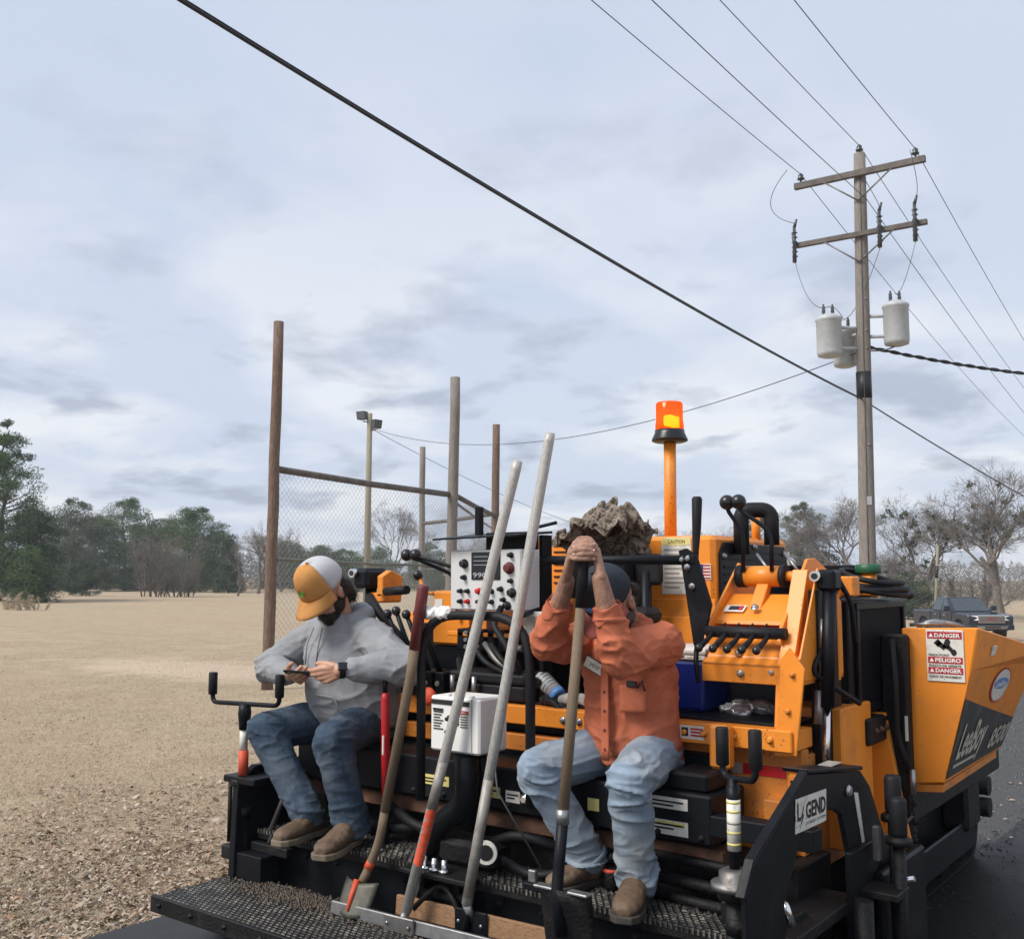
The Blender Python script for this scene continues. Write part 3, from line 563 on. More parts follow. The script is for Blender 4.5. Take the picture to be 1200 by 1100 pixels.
t = upz(9.85)+AD*.14+VR*.0; wire('power_line', 'overhead neutral line fixed low on the side of the pole', span(t, -LDIR, 55, .1, .75)[::-1]+span(t, LDIR, 60, -2.5, 1.1)[1:], .0085, group='power lines on the utility pole')
# heavy black cable across the sky and on beyond the pole
a = upz(5.38)-LDIR*.17; far = V(-3.23, .85, 5.52); e2 = field(30, 17.6, 2.55)
wire('overhead_cable', 'heavy black cable running diagonally across the sky to the utility pole', [far+(far-a)*.35+V(0, 0, .4)]+curve(far, a, .12, 24)+curve(a, e2, .12, 10)[1:], .015, 'cable', 'cable', n=8)
a2 = a+V(0, 0, .045); wire('overhead_cable', 'thinner support strand lashed along the heavy black cable', [p+.0*VR+V(0, 0, .024) for p in [far+(far-a)*.35+V(0, 0, .4)]+curve(far, a, .12, 24)], .007, 'cable', 'cable')
s0 = upz(6.55)+VR*.15; tw = []
tw2 = []
for i in range(160):
    t_ = i/159; c = s0.lerp(field(24, 17, 6.15), t_)-V(0, 0, 4*.25*t_*(1-t_)); an = t_*95; q = V(0, 0, 1)*math.cos(an)*.022+VD*math.sin(an)*.022; tw.append(c+q); tw2.append(c-q)
wire('service_cable', 'twisted black service cable leaving the utility pole level with the transformers', tw, .024, 'cable', 'cable', n=6)
wire('service_cable', 'second strand of the twisted black service cable', tw2, .02, 'cable', 'cable', n=6)
fb = field(47, (431-600)/1200*47); fb.z = 8.45
wire('supply_wire', 'thin sagging wire from the transformers to the floodlight pole', curve(upz(6.45)-VR*.1, fb, 1.35, 30), .012)
wire('supply_wire', 'thin wire falling from the floodlight pole towards the machine', curve(fb, field(70, 6, 4.6), .4, 14), .014)

# ================================================================ pickup
def pickup():
    T = thing('pickup_truck', 'dark blue four door pickup truck parked in the field with a chrome grille', 'pickup', (0, 0, 0))
    M['truck'] = mat('dark blue car paint', (.032, .040, .058), .16, .3, var=.1, dirt=(.06, .055, .05), dlo=.6, dhi=.85); M['glass'] = mat('dark car glass', (.03, .04, .05), .06, var=.1, spec=.9)
    M['headlamp'] = mat('headlamp', (.80, .79, .76), .12, .2, var=.1)
    W = .99
    def side(pts, y0, y1): return MB().prism([(x, y0, z) for x, z in pts], (0, y1-y0, 0))
    def arch(cx, r, n=9): return [(cx+r*math.cos(math.pi*(1-i/(n-1))), .42+r*math.sin(math.pi*(1-i/(n-1)))) for i in range(n)]
    body = [(-2.95, .55), (-2.92, .45)]+arch(-1.85, .52)+[(-1.2, .42), (1.2, .42)]+arch(1.85, .52)+[(2.55, .5), (2.86, .60), (2.9, 1.05), (2.78, 1.16), (1.25, 1.24), (-1.0, 1.24), (-1.02, 1.24), (-2.95, 1.22)]
    bo = side(body, -W, W).build('body', 'truck', T, .05, 2)
    MB().hexa([(-1.0, -.93, 1.235), (1.15, -.93, 1.235), (1.15, .93, 1.235), (-1.0, .93, 1.235)], [(-.85, -.74, 1.86), (.30, -.74, 1.88), (.30, .74, 1.88), (-.85, .74, 1.86)]).build('cab', 'truck', T, .05, 2)
    MB().hexa([(1.17, -.80, 1.27), (1.18, .80, 1.27), (1.12, .80, 1.27), (1.12, -.80, 1.27)], [(.42, -.68, 1.82), (.42, .68, 1.82), (.36, .68, 1.82), (.36, -.68, 1.82)]).build('windscreen', 'glass', T)
    for s in (-1, 1):
        for x0, x1, x2, x3 in ((-.78, .02, .02, -.70), (.10, .92, .32, .10)):
            y0, y1 = .935*s, .775*s; MB().hexa([(x0, y0, 1.28), (x1, y0, 1.28), (x1, y0-.03*s, 1.28), (x0, y0-.03*s, 1.28)], [(x3, y1, 1.78), (x2, y1, 1.78), (x2, y1-.03*s, 1.78), (x3, y1-.03*s, 1.78)]).build('window', 'glass', T)
        for x in (-.55, .35): MB().box(x, x+.2, s*W-.01, s*W+.03, 1.06, 1.10).build('door_handle', 'chrome', T)
        for x in (-1.02, .05, 1.18): MB().box(x, x+.012, s*W-.02, s*W+.004, .5, 1.22).build('door_gap', 'ink', T)
        MB().box(-1.1, 1.1, s*W-.01, s*W+.025, .62, .66).build('side_trim', 'chrome', T)
        mi = MB().box(.88, 1.02, min(s*.95, s*1.22), max(s*.95, s*1.22), 1.28, 1.50).build('mirror', 'truck', T, .03)
        MB().hexa([(2.80, s*.60, .92), (2.92, s*.60, .92), (2.86, s*.985, .92), (2.6, s*.985, .92)], [(2.76, s*.60, 1.13), (2.88, s*.60, 1.13), (2.80, s*.985, 1.13), (2.58, s*.985, 1.13)]).build('headlight', 'headlamp', T)
        MB().lathe((2.90, s*.72, .66), [(.08, 0), (.08, .05)], 12, (1, 0, 0)).build('fog_light', 'headlamp', T)
    MB().box(2.87, 2.93, -.60, .60, .80, 1.15).build('grille_frame', 'chrome', T, .03, 2)
    for i in range(6): MB().box(2.932, 2.945, -.53, .53, .845+i*.047, .868+i*.047).build('grille_bar', 'galv', T)
    text('lettering', 'GMC', (2.948, -.2, .93), (0, 1, 0), (0, 0, 1), .13, 'red', T, .4)
    MB().box(2.80, 2.98, -.97, .97, .50, .74).build('bumper', 'truck', T, .04, 2)
    MB().hexa([(2.99, -.62, .56), (2.99, .62, .56), (2.96, .62, .56), (2.96, -.62, .56)], [(2.99, -.7, .68), (2.99, .7, .68), (2.96, .7, .68), (2.96, -.7, .68)]).build('bumper_trim', 'chrome', T)
    MB().box(2.985, 3.0, -.35, .35, .585, .655).build('air_intake', 'ink', T)
    MB().box(-2.9, -1.1, -.85, .85, 1.20, 1.245).build('bed_cover', 'rubber', T)
    for x in (-1.85, 1.85):
        for s in (-1, 1):
            wl = MB().lathe((x, s*.99, .42), [(.27, 0), (.40, -.0), (.42, -.04), (.42, -.22), (.40, -.26), (.1, -.26)], 26, (0, s, 0)).build('wheel', 'rubber', T)
            MB().lathe((x, s*.985, .42), [(.27, 0), (.25, .012), (.12, -.02), (.06, .015)], 18, (0, s, 0)).build('rim', 'steel', wl)
    d = 48; p = field(d, (1121-600)/1200*d); LOS = (p-V(CAM.x, CAM.y, 0)).normalized(); PR = V(LOS.y, -LOS.x, 0); hd = (-LOS*math.cos(R(25))+PR*math.sin(R(25)))
    p.z = gz(p); T.rotation_euler = (0, 0, math.atan2(hd.y, hd.x)); T.location = p
pickup()
# ================================================================ the paver
PV = thing('asphalt_paver', 'orange and black tracked asphalt paver with a beacon, seen from behind', 'paver', (0, 0, 0))
def bx(name, m, x0, x1, y0, y1, z0, z1, bev=.004, parent=None): return MB().box(x0, x1, y0, y1, z0, z1).build(name, m, parent or PV, bev)
def yz(name, m, pts, x0, x1, bev=.004, parent=None):     # profile in the fore-aft plane
    return MB().prism([(x0, y, z) for y, z in pts], (x1-x0, 0, 0)).build(name, m, parent or PV, bev)
def xz(name, m, pts, y0, y1, bev=.004, parent=None):     # profile in the plane across the machine
    return MB().prism([(x, y0, z) for x, z in pts], (0, y1-y0, 0)).build(name, m, parent or PV, bev)
def tb(name, m, pts, r, n=10, parent=None): return MB().tube(pts, r, n).build(name, m, parent or PV)
def bolt(c, r=.011, ax=(0, -1, 0), m='steel', parent=None): return MB().lathe(c, [(r*1.5, 0), (r*1.5, .003), (r, .003), (r, .012), (r*.6, .014)], 6, ax).build('bolt', m, parent or PV)
def bend(pts, k=5):       # rounds the corners of a pipe path
    pts = [V(*p) for p in pts]; o = [pts[0]]
    for i in range(1, len(pts)-1):
        a, b, c = pts[i-1], pts[i], pts[i+1]; la = min((a-b).length, (c-b).length)*.35; p, q = b+(a-b).normalized()*la, b+(c-b).normalized()*la
        for j in range(k+1): t = j/k; o.append(p.lerp(b, t).lerp(b.lerp(q, t), t))
    return o+[pts[-1]]
# ---- screed: tread plate, steps, body
def tread(name, x0, x1, y0, y1, z, parent):
    vs = []; fs = []; g = random.Random(8)
    nx, ny = int((x1-x0)/.030), int((y1-y0)/.020); mb = MB()
    for i in range(nx):
        for j in range(ny):
            cx, cy = x0+(i+.5+(.5 if j % 2 else 0))*(x1-x0)/(nx+.5), y0+(j+.5)*(y1-y0)/ny; h = .006*g.uniform(.4, 1.2)
            mb.add([(cx-.013, cy, z), (cx, cy-.005, z), (cx+.013, cy, z), (cx, cy+.005, z), (cx-.006, cy, z+h), (cx+.006, cy, z+h)], [(0, 1, 5, 4), (1, 2, 5), (2, 3, 4, 5), (3, 0, 4)])
    return mb.build(name, 'treadworn', parent, stuff=True)
M['treadworn'] = mat('worn tread', (.040, .036, .032), .5, .3, var=.6, scale=30, dirt=(.26, .24, .21), dlo=.46, dhi=.64, dscale=12)
sw = bx('walkway', 'tar', -1.36, .9, -.37, .075, .205, .245, .006); tread('tread', -1.35, .89, -.36, .065, .2448, sw)
bx('walkway_edge', 'tar', -1.365, .905, -.385, -.365, .185, .252, .003); tb('walkway_hinge', 'tar', [(-1.40, -.25, .215), (-1.30, -.25, .215)], .02)
for x0, x1 in ((-1.27, -.30), (.02, 1.12)):
    st = bx('step', 'tar', x0, x1, .10, .36, .405, .448, .004); tread('tread', x0+.01, x1-.01, .11, .35, .4478, st)
    e = MB(); n_ = int((x1-x0)/.02)
    for i in range(n_): xx = x0+(i+.5)*(x1-x0)/n_; e.box(xx-.004, xx+.004, .096, .101, .432, .451)
    e.build('step_teeth', 'treadworn', st, stuff=True)
    bx('step_riser', 'black', x0, x1, .16, .19, .12, .405)
bx('screed_body', 'tar', -1.28, 1.18, .42, .74, .08, .60); bx('strike_off_plate', 'black', -1.28, 1.18, .36, .42, .10, .35)
bm_ = bx('screed_beam', 'black', -1.22, .93, .285, .56, .665, .835, .008)
bx('beam_shadow_box', 'black', -1.15, .86, .56, .80, .60, .93); bx('beam_end_block', 'black', .74, .90, .32, .52, .835, .90, .01)
bx('rusty_channel', 'rust', -1.2, .95, .33, .44, .585, .645); bx('tie_bar', 'black', .93, 1.30, .27, .35, .705, .775)
for x0, x1, z0, z1, m in ((-.42, -.27, .725, .765, 'yellow'), (-.235, -.14, .715, .76, 'yellow'), (-.10, .0, .712, .755, 'yellow'), (.03, .10, .705, .75, 'sticker'), (.42, .47, .725, .77, 'yellow'), (.68, .84, .775, .815, 'sticker'), (.68, .84, .685, .735, 'sticker')):
    s = bx('label', m, x0, x1, .282, .2845, z0, z1, 0)
    if m != 'yellow' or x1-x0 > .08:
        for i in range(2): bx('print', 'ink', x0+.008, x0+(x1-x0)*(.9-.25*i), .2805, .2818, z1-.018-i*.013, z1-.012-i*.013, 0, s)
bx('print', 'yellow', .69, .83, .2805, .2818, .717, .731, 0)
MB().lathe((.15, .285, .735), [(.03, 0), (.03, .03), (.02, .035), (.012, .05)], 14, (0, -1, 0)).build('power_socket', 'chrome', PV)
# screed rods, hoses and fittings under the beam
for y, z, r in ((.32, .53, .022), (.34, .60, .018), (.30, .475, .020)): tb('tie_rod', 'tar', [(.55, y, z), (1.16, y-.03, z-.01)], r)
for y, z in ((.26, .60), (.25, .47)): tb('rod_end', 'chrome', bend([(1.05, y+.03, z), (1.12, y, z), (1.14, y, z-.05)]), .012)
tb('hose', 'rubber', bend([(-.62, .30, .60), (-.4, .22, .56), (-.1, .26, .52), (.12, .24, .60), (.3, .30, .56)]), .020)
tb('hose', 'rubber', bend([(-.95, .33, .52), (-.7, .28, .50), (-.45, .30, .53), (-.2, .34, .60)]), .024)
tb('hose', 'rubber', bend([(.05, .22, .50), (.25, .18, .47), (.42, .30, .52), (.6, .34, .6)]), .018)
tb('column_arm', 'black', bend([(-.05, .12, .90), (-.05, .14, .72), (-.22, .16, .60), (-.30, .18, .48)]), .045, 12)
bx('gearbox', 'tar', -.22, .06, .15, .30, .46, .56, .02); bx('gear_plate', 'tar', -.30, .05, .02, .24, .435, .455)
MB().lathe((.055, .13, .545), [(.045, 0), (.045, .012)], 18, (.4, -1, 0)).build('maker_disc', 'sticker', PV); MB().lathe((.059, .12, .545), [(.03, 0), (.03, .003)], 14, (.4, -1, 0)).build('maker_disc_face', 'ink', PV)
for x in (-.10, -.05, .0): MB().lathe((x-.1, .06, .455), [(.022, 0), (.022, .014), (.012, .014), (.012, .05), (.008, .052)], 8).build('fitting', 'chrome', PV)
tb('linkage', 'tar', [(-.28, .10, .34), (-.02, .12, .36)], .022); tb('linkage', 'tar', bend([(-.25, .05, .30), (-.12, .08, .42), (.0, .06, .30)]), .012)
bx('linkage_plate', 'black', -.16, -.06, .10, .13, .22, .43); tb('brace', 'steel', [(-.27, .06, .27), (-.24, .08, .43)], .010); tb('brace', 'black', [(.03, .03, .26), (.05, .06, .44)], .012)
MB().lathe((-.55, .16, .452), [(.035, 0), (.03, .012), (.012, .014), (.012, .06)], 12).build('foot_pad', 'chrome', PV)
tb('cable_tail', 'wire', [(.10, .10, 1.0), (.17, .05, .80), (.31, .14, .52)], .004, 5)
MB().box(.25, .37, .10, .17, .45, .475).build('cleat', 'black', PV, .004); MB().box(.265, .30, .11, .13, .475, .52).build('cleat_pin', 'steel', PV, .004)
for x in np.arange(-1.15, .9, .17): bolt((x, .284, .69), .009, m='tar')
for x in list(np.arange(-1.2, -.35, .2))+list(np.arange(.1, 1.1, .2)): bolt((x, .159, .36), .010, m='tar')
for x in np.arange(-1.3, .9, .22): bolt((x, -.386, .22), .008, m='tar')
cr_ = MB(); g = random.Random(12)
for i in range(1400):
    x, y = g.uniform(-1.25, 1.1), .35-abs(g.gauss(0, .07)); r_ = g.uniform(.003, .010)
    if not -.31 < x < .03 and y > .11: z = .452; cr_.add([(x-r_, y-r_*.6, z), (x+r_, y-r_*.7, z), (x+r_*.2, y+r_, z), (x, y, z+r_*1.1)], [(0, 1, 3), (1, 2, 3), (2, 0, 3), (0, 2, 1)])
cr_.build('asphalt_build_up', mat('dried asphalt crumbs', (.035, .030, .026), .85, var=.7, scale=60), PV, stuff=True)
# ---- left end of the screed
yz('end_gate', 'black', [(-.02, .12), (.0, .66), (.10, .73), (.60, .73), (.70, .55), (.70, .12)], -1.33, -1.29, .004)
bx('end_gate_top', 'black', -1.40, -1.18, .0, .16, .66, .69); bx('end_gate_shoe', 'tar', -1.38, -1.22, -.05, .75, .04, .14, .01)
tb('guide_rod', 'tar', [(-1.41, .05, .68), (-1.41, .05, .38)], .010); bx('guide_block', 'tar', -1.43, -1.34, .02, .09, .31, .37, .006)
bx('step_bracket', 'tar', -1.27, -1.02, .06, .10, .36, .40); tb('step_stay', 'steel', [(-1.20, .12, .45), (-1.16, .16, .60), (-1.05, .18, .62)], .012)
tb('step_stay', 'black', [(-1.24, .08, .28), (-1.16, .10, .44)], .010); bx('step_stay_plate', 'black', -1.3, -1.12, .0, .1, .25, .36)
def crank(x, y, zc, tilt, w0, w1, g0, g1):
    """screw jack with a double grip crank on top"""
    tb('jack_tube', 'tar', [(x+.012, y, .22), (x, y, zc-.36)], .027, 12); MB().lathe((x, y, zc-.36), [(.055, 0), (.055, .03), (.035, .035)], 14).build('jack_collar', 'tar', PV)
    MB().lathe((x+.006, y, .50), [(.038, 0), (.038, .05)], 12).build('jack_collar', 'tar', PV)
    tb('jack_neck', 'black', [(x, y, zc-.10), (x, y, zc-.02)], [.018, .022], 12)
    a, b = V(x-w0, y-tilt*w0, zc), V(x+w1, y+tilt*w1, zc+.012)
    tb('crank_bar', 'black', bend([a+V(0, 0, .10), a, b, b+V(0, 0, .10)]), .011, 8)
    for e, h in ((a, g0), (b, g1)): MB().lathe(e+V(0, 0, .035), [(.016, 0), (.021, .004), (.021, h), (.018, h+.005)], 12).build('crank_grip', 'rubber', PV)
crank(-1.32, .05, 1.005, .06, .225, .225, .10, .10)
tb('jack_screw', 'redorange', [(-1.32, .05, .68), (-1.32, .05, .80)], .023, 12); tb('jack_screw_cover', 'rust', [(-1.32, .05, .64), (-1.32, .05, .69)], .026, 12); tb('jack_label', 'sticker', [(-1.322, .05, .80), (-1.322, .05, .90)], .019, 12)
tb('jack_neck', 'black', [(-1.32, .05, .895), (-1.32, .05, .97), (-1.32, .05, 1.012)], [.024, .031, .026], 12)
crank(1.15, .0, .965, -.5, .045, .10, .115, .115)
tb('jack_screw', 'black', [(1.15, 0, .68), (1.15, 0, .97)], .017, 12); lb = tb('jack_label', 'sticker', [(1.15, 0, .75), (1.15, 0, .905)], .0215, 14)
for z in (.765, .80, .83, .865, .893): tb('label_band', 'yellow' if z != .83 else 'reflect_w', [(1.15, 0, z), (1.15, 0, z+.008)], .0220, 14, lb)
MB().lathe((1.15, 0, .635), [(.075, 0), (.075, .018), (.05, .02), (.05, .05), (.03, .06)], 16).build('jack_flange', 'steel', PV); tb('jack_tube', 'tar', [(1.152, 0, .05), (1.15, 0, .64)], .033, 14)
# ---- right tow arm with its lettered plate
AX = 1.312
arm = yz('tow_arm', 'black', [(-.28, .10), (-.27, .70), (-.21, .78), (.20, .968), (.71, .905), (.80, .84), (1.01, .55), (1.16, .20), (1.16, .08), (.66, .08), (.62, .52), (.50, .79), (.44, .815), (.20, .86), (.0, .62), (.02, .08)], AX-.018, AX, .004)
yz('arm_flange', 'black', [(.205, .970), (.72, .907), (.72, .921), (.20, .984)], AX-.085, AX+.004, .003); yz('arm_rim', 'black', [(-.285, .70), (-.217, .785), (.203, .970), (.20, .980), (-.222, .793), (-.292, .703)], AX-.026, AX+.003, .002)
for y, z in ((.56, .86),): MB().lathe((AX, y, z), [(.018, 0), (.022, .006), (.014, .016)], 12, (1, 0, 0)).build('bolt', 'steel', PV)
pl = MB().prism([(AX+.002, .085, .805), (AX+.002, .345, .800), (AX+.002, .355, .900), (AX+.002, .095, .908)], (.0022, 0, 0)).build('name_plate', 'sticker', PV)
text('lettering', 'L', (AX+.0045, .10, .842), (0, 1, -.03), (0, .05, 1), .055, 'ink', pl, .030, bold=.03); text('lettering', 'GEND', (AX+.0045, .170, .838), (0, 1, -.03), (0, .05, 1), .050, 'ink', pl, .172, bold=.03)
MB().prism([(AX+.0046, y, z) for y, z in ((.158, .885), (.146, .852), (.156, .854), (.120, .815), (.142, .848), (.132, .846))], (.001, 0, 0)).build('lightning_mark', 'ink', pl)
text('lettering', 'SCREED SYSTEM', (AX+.0045, .172, .818), (0, 1, -.03), (0, .05, 1), .010, 'ink', pl, .165)
MB().prism([(AX+.002, .62, .845), (AX+.002, .66, .838), (AX+.002, .715, .655), (AX+.002, .69, .655)], (.002, 0, 0)).build('label_strip', 'sticker', PV); bx('arm_top_label', 'reflect_w', AX-.07, AX-.02, .48, .58, .9505, .9525, 0)
# parts seen through and beside the arm
bx('inner_frame', 'orange_d', 1.02, 1.10, .52, .78, .35, .80); bx('inner_plate', 'tar', 1.0, 1.26, .2, .30, .2, .52); tb('hydraulic_fitting', 'chrome', bend([(1.27, .10, .585), (1.29, .05, .60), (1.31, .06, .54)]), .012)
bx('side_shelf', 'tar', 1.16, 1.32, .05, .62, .46, .50); bx('side_shelf', 'tar', 1.18, 1.36, .10, .5, .30, .335); tb('polished_shaft', 'chrome', [(1.26, -.16, .40), (1.27, .06, .40)], .018)
tb('motor', 'tar', [(1.20, .0, .54), (1.20, .15, .54)], .05, 14)
for x, y, z, h in ((1.40, .78, .76, .13), (1.44, .70, .70, .13)):
    tb('adjuster_post', 'tar', [(x, y, .08), (x, y, z)], .022, 12); MB().lathe((x, y, z), [(.026, 0), (.030, .01), (.030, h-.012), (.024, h)], 14).build('crank_grip', 'rubber', PV)
    MB().lathe((x, y, z-.03), [(.045, 0), (.045, .02), (.03, .03)], 14).build('adjuster_collar', 'tar', PV)
bx('adjuster_bracket', 'tar', 1.31, 1.46, .60, .74, .50, .525); bx('adjuster_plate', 'black', 1.31, 1.335, .52, .78, .10, .66); bx('adjuster_link', 'steel', 1.345, 1.37, .70, .73, .60, .72, .004)
tb('adjuster_post', 'tar', [(1.38, .50, .05), (1.38, .50, .52)], .03, 12); tb('cross_rod', 'tar', [(1.22, .30, .36), (1.40, .48, .36)], .016); bx('end_gate', 'black', 1.335, 1.37, .74, 1.25, .04, .55, .01); bx('end_gate_shoe', 'tar', 1.22, 1.42, -.2, 1.35, .04, .10, .01)
tb('grease_fitting', 'chrome', [(1.37, .86, .50), (1.44, .86, .52)], .010)
# ---- chassis, ledge and deck
bx('chassis', 'orange_d', -1.12, 1.14, .66, 1.36, .52, .95, .006)
ldg = yz('ledge', 'orange', [(.50, .975), (.50, 1.052), (.535, 1.052), (.70, 1.046), (.70, .975)], -1.14, 1.14, .004)
bx('rear_wall', 'orange_d', .55, 1.14, .60, .66, .60, .972, .004)
bx('deck', 'black', -1.12, 1.10, .58, 1.35, 1.047, 1.062, .003); bx('deck_back', 'black', -1.10, 1.16, 1.16, 1.19, 1.06, 1.30, .003); bx('engine_bay', 'black', -1.05, .95, .70, 1.2, .96, 1.04)
for x0, x1, m in ((.77, .905, 'reflect_w'), (.91, 1.075, 'reflect_r')): bx('reflector', m, x0, x1, .5955, .599, .868, .906, 0)
bx('tie_down', 'orange', 1.085, 1.15, .58, .60, .83, .89, .01); bx('tie_down_slot', 'ink', 1.10, 1.135, .576, .579, .85, .868, 0)
for x in (.72, .80, .92, 1.06): bolt((x, .50, 1.015), .010, m='orange')
for x in (.16, .24, -.5): bolt((x, .50, 1.01), .011)
lab = bx('warning_label', 'sticker', .70, .80, .4970, .4985, .99, 1.04, 0); bx('print', 'ink', .708, .735, .4955, .4965, 1.0, 1.032, 0, lab)
for i in range(3): bx('print', 'signred', .745, .795, .4955, .4965, 1.001+i*.012, 1.008+i*.012, 0, lab)
bx('lower_rail', 'orange_d', -.75, .55, .52, .60, .86, .93, .005); bx('rail_gap', 'black', -1.1, .62, .62, .68, .60, .98)
for x in (.17, .26): bx('rail_slot', 'ink', x, x+.03, .516, .519, .885, .91, 0)
yz('ledge_bracket', 'orange', [(.44, .90), (.44, 1.06), (.50, 1.06), (.50, .90)], .845, .925, .012)
# ---- engine hood with beacon
hood = bx('hood', 'orange', -.56, .56, 1.10, 1.92, 1.30, 1.782, .02)
bx('hood_skirt', 'orange', -.50, .585, 1.085, 1.10, 1.262, 1.42, .004); bx('hood_lip', 'orange', -.56, .565, 1.093, 1.10, 1.40, 1.50, .003)
for x in (-.33, -.12, .12, .40, .50): bolt((x, 1.084, 1.30), .010)
for i in range(7): bx('louvre', 'black', -.30+.0*i, -.20, 1.094, 1.0985, 1.745-i*.030, 1.752-i*.030, 0)
gp = yz('side_grille', 'grille', [(1.14, 1.40), (1.14, 1.70), (1.18, 1.752), (1.86, 1.745), (1.89, 1.70), (1.89, 1.40)], .562, .572, .002)
for i in range(9): bx('grille_rib', 'black', .5725, .578, 1.17, 1.87, 1.43+i*.035, 1.436+i*.035, 0, gp)
for y, z in ((1.17, 1.42), (1.17, 1.69), (1.85, 1.71), (1.5, 1.735)): bolt((.573, y, z), .011, (1, 0, 0))
bx('side_panel', 'black', .55, .575, 1.11, 1.92, 1.06, 1.39); bx('front_box', 'black', .50, .90, 1.98, 2.12, 1.10, 1.655, .006)
sg = bx('caution_label', 'sticker', .30, .45, 1.0960, 1.0985, 1.52, 1.775, 0); bx('caution_band', 'yellow', .302, .448, 1.0945, 1.0955, 1.74, 1.772, 0, sg); text('lettering', 'CAUTION', (.335, 1.094, 1.748), (1, 0, 0), (0, 0, 1), .017, 'ink', sg, .085)
for i in range(9): bx('print', 'reflect_w', .315, .43-.02*(i % 3), 1.0945, 1.0955, 1.715-i*.021, 1.723-i*.021, 0, sg)
fl = bx('flag_label', 'sticker', .48, .545, 1.0960, 1.0985, 1.585, 1.655, 0)
for i in range(5): bx('flag_stripe', 'signred', .482, .543, 1.0945, 1.0955, 1.589+i*.014, 1.595+i*.014, 0, fl)
bx('flag_canton', 'flagblue', .482, .507, 1.093, 1.094, 1.625, 1.653, 0, fl)
tb('beacon_post', 'orange', [(.183, 1.40, 1.76), (.187, 1.40, 2.262)], .030, 14)
bc = MB().lathe((.187, 1.40, 2.255), [(.028, -.004), (.075, 0), (.088, .006), (.088, .016), (.074, .045), (.072, .062)], 28).build('beacon_base', 'knob', PV)
def lens_mat():
    m = bpy.data.materials.new('amber beacon lens'); m.use_nodes = True; t = m.node_tree; n = t.nodes; l = t.links; n.remove(n['Principled BSDF'])
    tr = n.new('ShaderNodeBsdfTransparent'); tr.inputs[0].default_value = (1, .27, .03, 1); gl = n.new('ShaderNodeBsdfGlossy'); gl.inputs['Roughness'].default_value = .12; gl.inputs[0].default_value = (.9, .5, .3, 1)
    tl = n.new('ShaderNodeBsdfTranslucent'); tl.inputs[0].default_value = (.95, .12, .01, 1); df = n.new('ShaderNodeBsdfDiffuse'); df.inputs[0].default_value = (.85, .09, .01, 1)
    em = n.new('ShaderNodeEmission'); em.inputs[0].default_value = (1, .10, .008, 1); em.inputs[1].default_value = .38
    def mixn(a, b, f):
        k = n.new('ShaderNodeMixShader'); k.inputs[0].default_value = f; l.new(a, k.inputs[1]); l.new(b, k.inputs[2]); return k.outputs[0]
    a = mixn(tl.outputs[0], df.outputs[0], .4); a = mixn(a, tr.outputs[0], .45); a = mixn(a, gl.outputs[0], .06); ad = n.new('ShaderNodeAddShader'); l.new(a, ad.inputs[0]); l.new(em.outputs[0], ad.inputs[1]); l.new(ad.outputs[0], n['Material Output'].inputs[0]); return m
M['lens'] = lens_mat()
M['bulb'] = bpy.data.materials.new('lit beacon bulb'); M['bulb'].use_nodes = True; _b = M['bulb'].node_tree.nodes['Principled BSDF']; _b.inputs['Emission Color'].default_value = (1, .62, .08, 1); _b.inputs['Emission Strength'].default_value = 7
ln_ = MB(); ln_.lathe((.187, 1.40, 2.317), [(.069, 0), (.070, .02), (.066, .05), (.066, .128), (.060, .136)], 28); ln_.build('beacon_lens', 'lens', PV)
MB().box(.163, .213, 1.375, 1.425, 2.335, 2.390).build('beacon_bulb', 'bulb', bc, .012, 3); MB().box(.145, .228, 1.43, 1.434, 2.325, 2.425).build('beacon_reflector', 'chrome', bc, .002)
tb('exhaust_pipe', 'rubber', bend([(.60, 1.30, 1.70), (.60, 1.30, 1.90), (.72, 1.36, 1.90), (.72, 1.36, 1.74)], 8), .035, 14); tb('rear_post', 'orange', [(.53, 1.62, 1.76), (.53, 1.62, 1.905)], .022, 10)
# ---- right lever console
CX0, CX1 = .775, 1.06
yz('console_body', 'orange', [(.55, 1.205), (.55, 1.275), (.60, 1.295), (.60, 1.30), (.90, 1.52), (1.02, 1.52), (1.02, 1.205)], CX0-.005, 1.15, .004)
bx('console_seam', 'orange_d', CX0, 1.12, .5465, .5495, 1.272, 1.277, 0)
yz('console_cheek', 'orange', [(.585, 1.36), (.60, 1.405), (.90, 1.655), (1.0, 1.63), (1.12, 1.53), (1.02, 1.50), (.80, 1.45), (.63, 1.36)], CX0-.012, CX0, .002)
yz('console_cheek', 'orange', [(.585, 1.36), (.60, 1.405), (.88, 1.668), (.96, 1.672), (1.16, 1.60), (1.10, 1.54), (.80, 1.45), (.63, 1.36)], CX1, CX1+.014, .002)
yz('console_top_plate', 'orange', [(.655, 1.415), (.66, 1.43), (.82, 1.53), (.83, 1.515)], CX0, CX1, .002)
tb('lever_bar', 'rubber', [(CX0-.005, .60, 1.388), (CX1+.03, .60, 1.388)], .022, 14)
for i in range(5):
    x = .80+i*.057; a = V(x, .60, 1.39); e = V(x+.015, .44, 1.335); tb('lever', 'black', [a, a.lerp(e, .5)-V(0, 0, .004), e], [.009, .010, .012], 8); MB().ball(e, .016).build('lever_knob', 'knob', PV)
    tb('lever_link', 'black', [(x+.02, .61, 1.39), (x+.02, .68, 1.43)], .005, 6)
tb('pump_housing', 'orange', [(.83, .84, 1.60), (.98, .84, 1.60)], .042, 18); tb('pump_cap', 'rubber', [(.795, .84, 1.60), (.83, .84, 1.60)], .046, 14); tb('pump_cap', 'rubber', [(.98, .84, 1.60), (1.0, .84, 1.60)], .046, 14); tb('pump_shaft', 'orange', [(1.0, .84, 1.60), (1.05, .84, 1.60)], .02, 12)
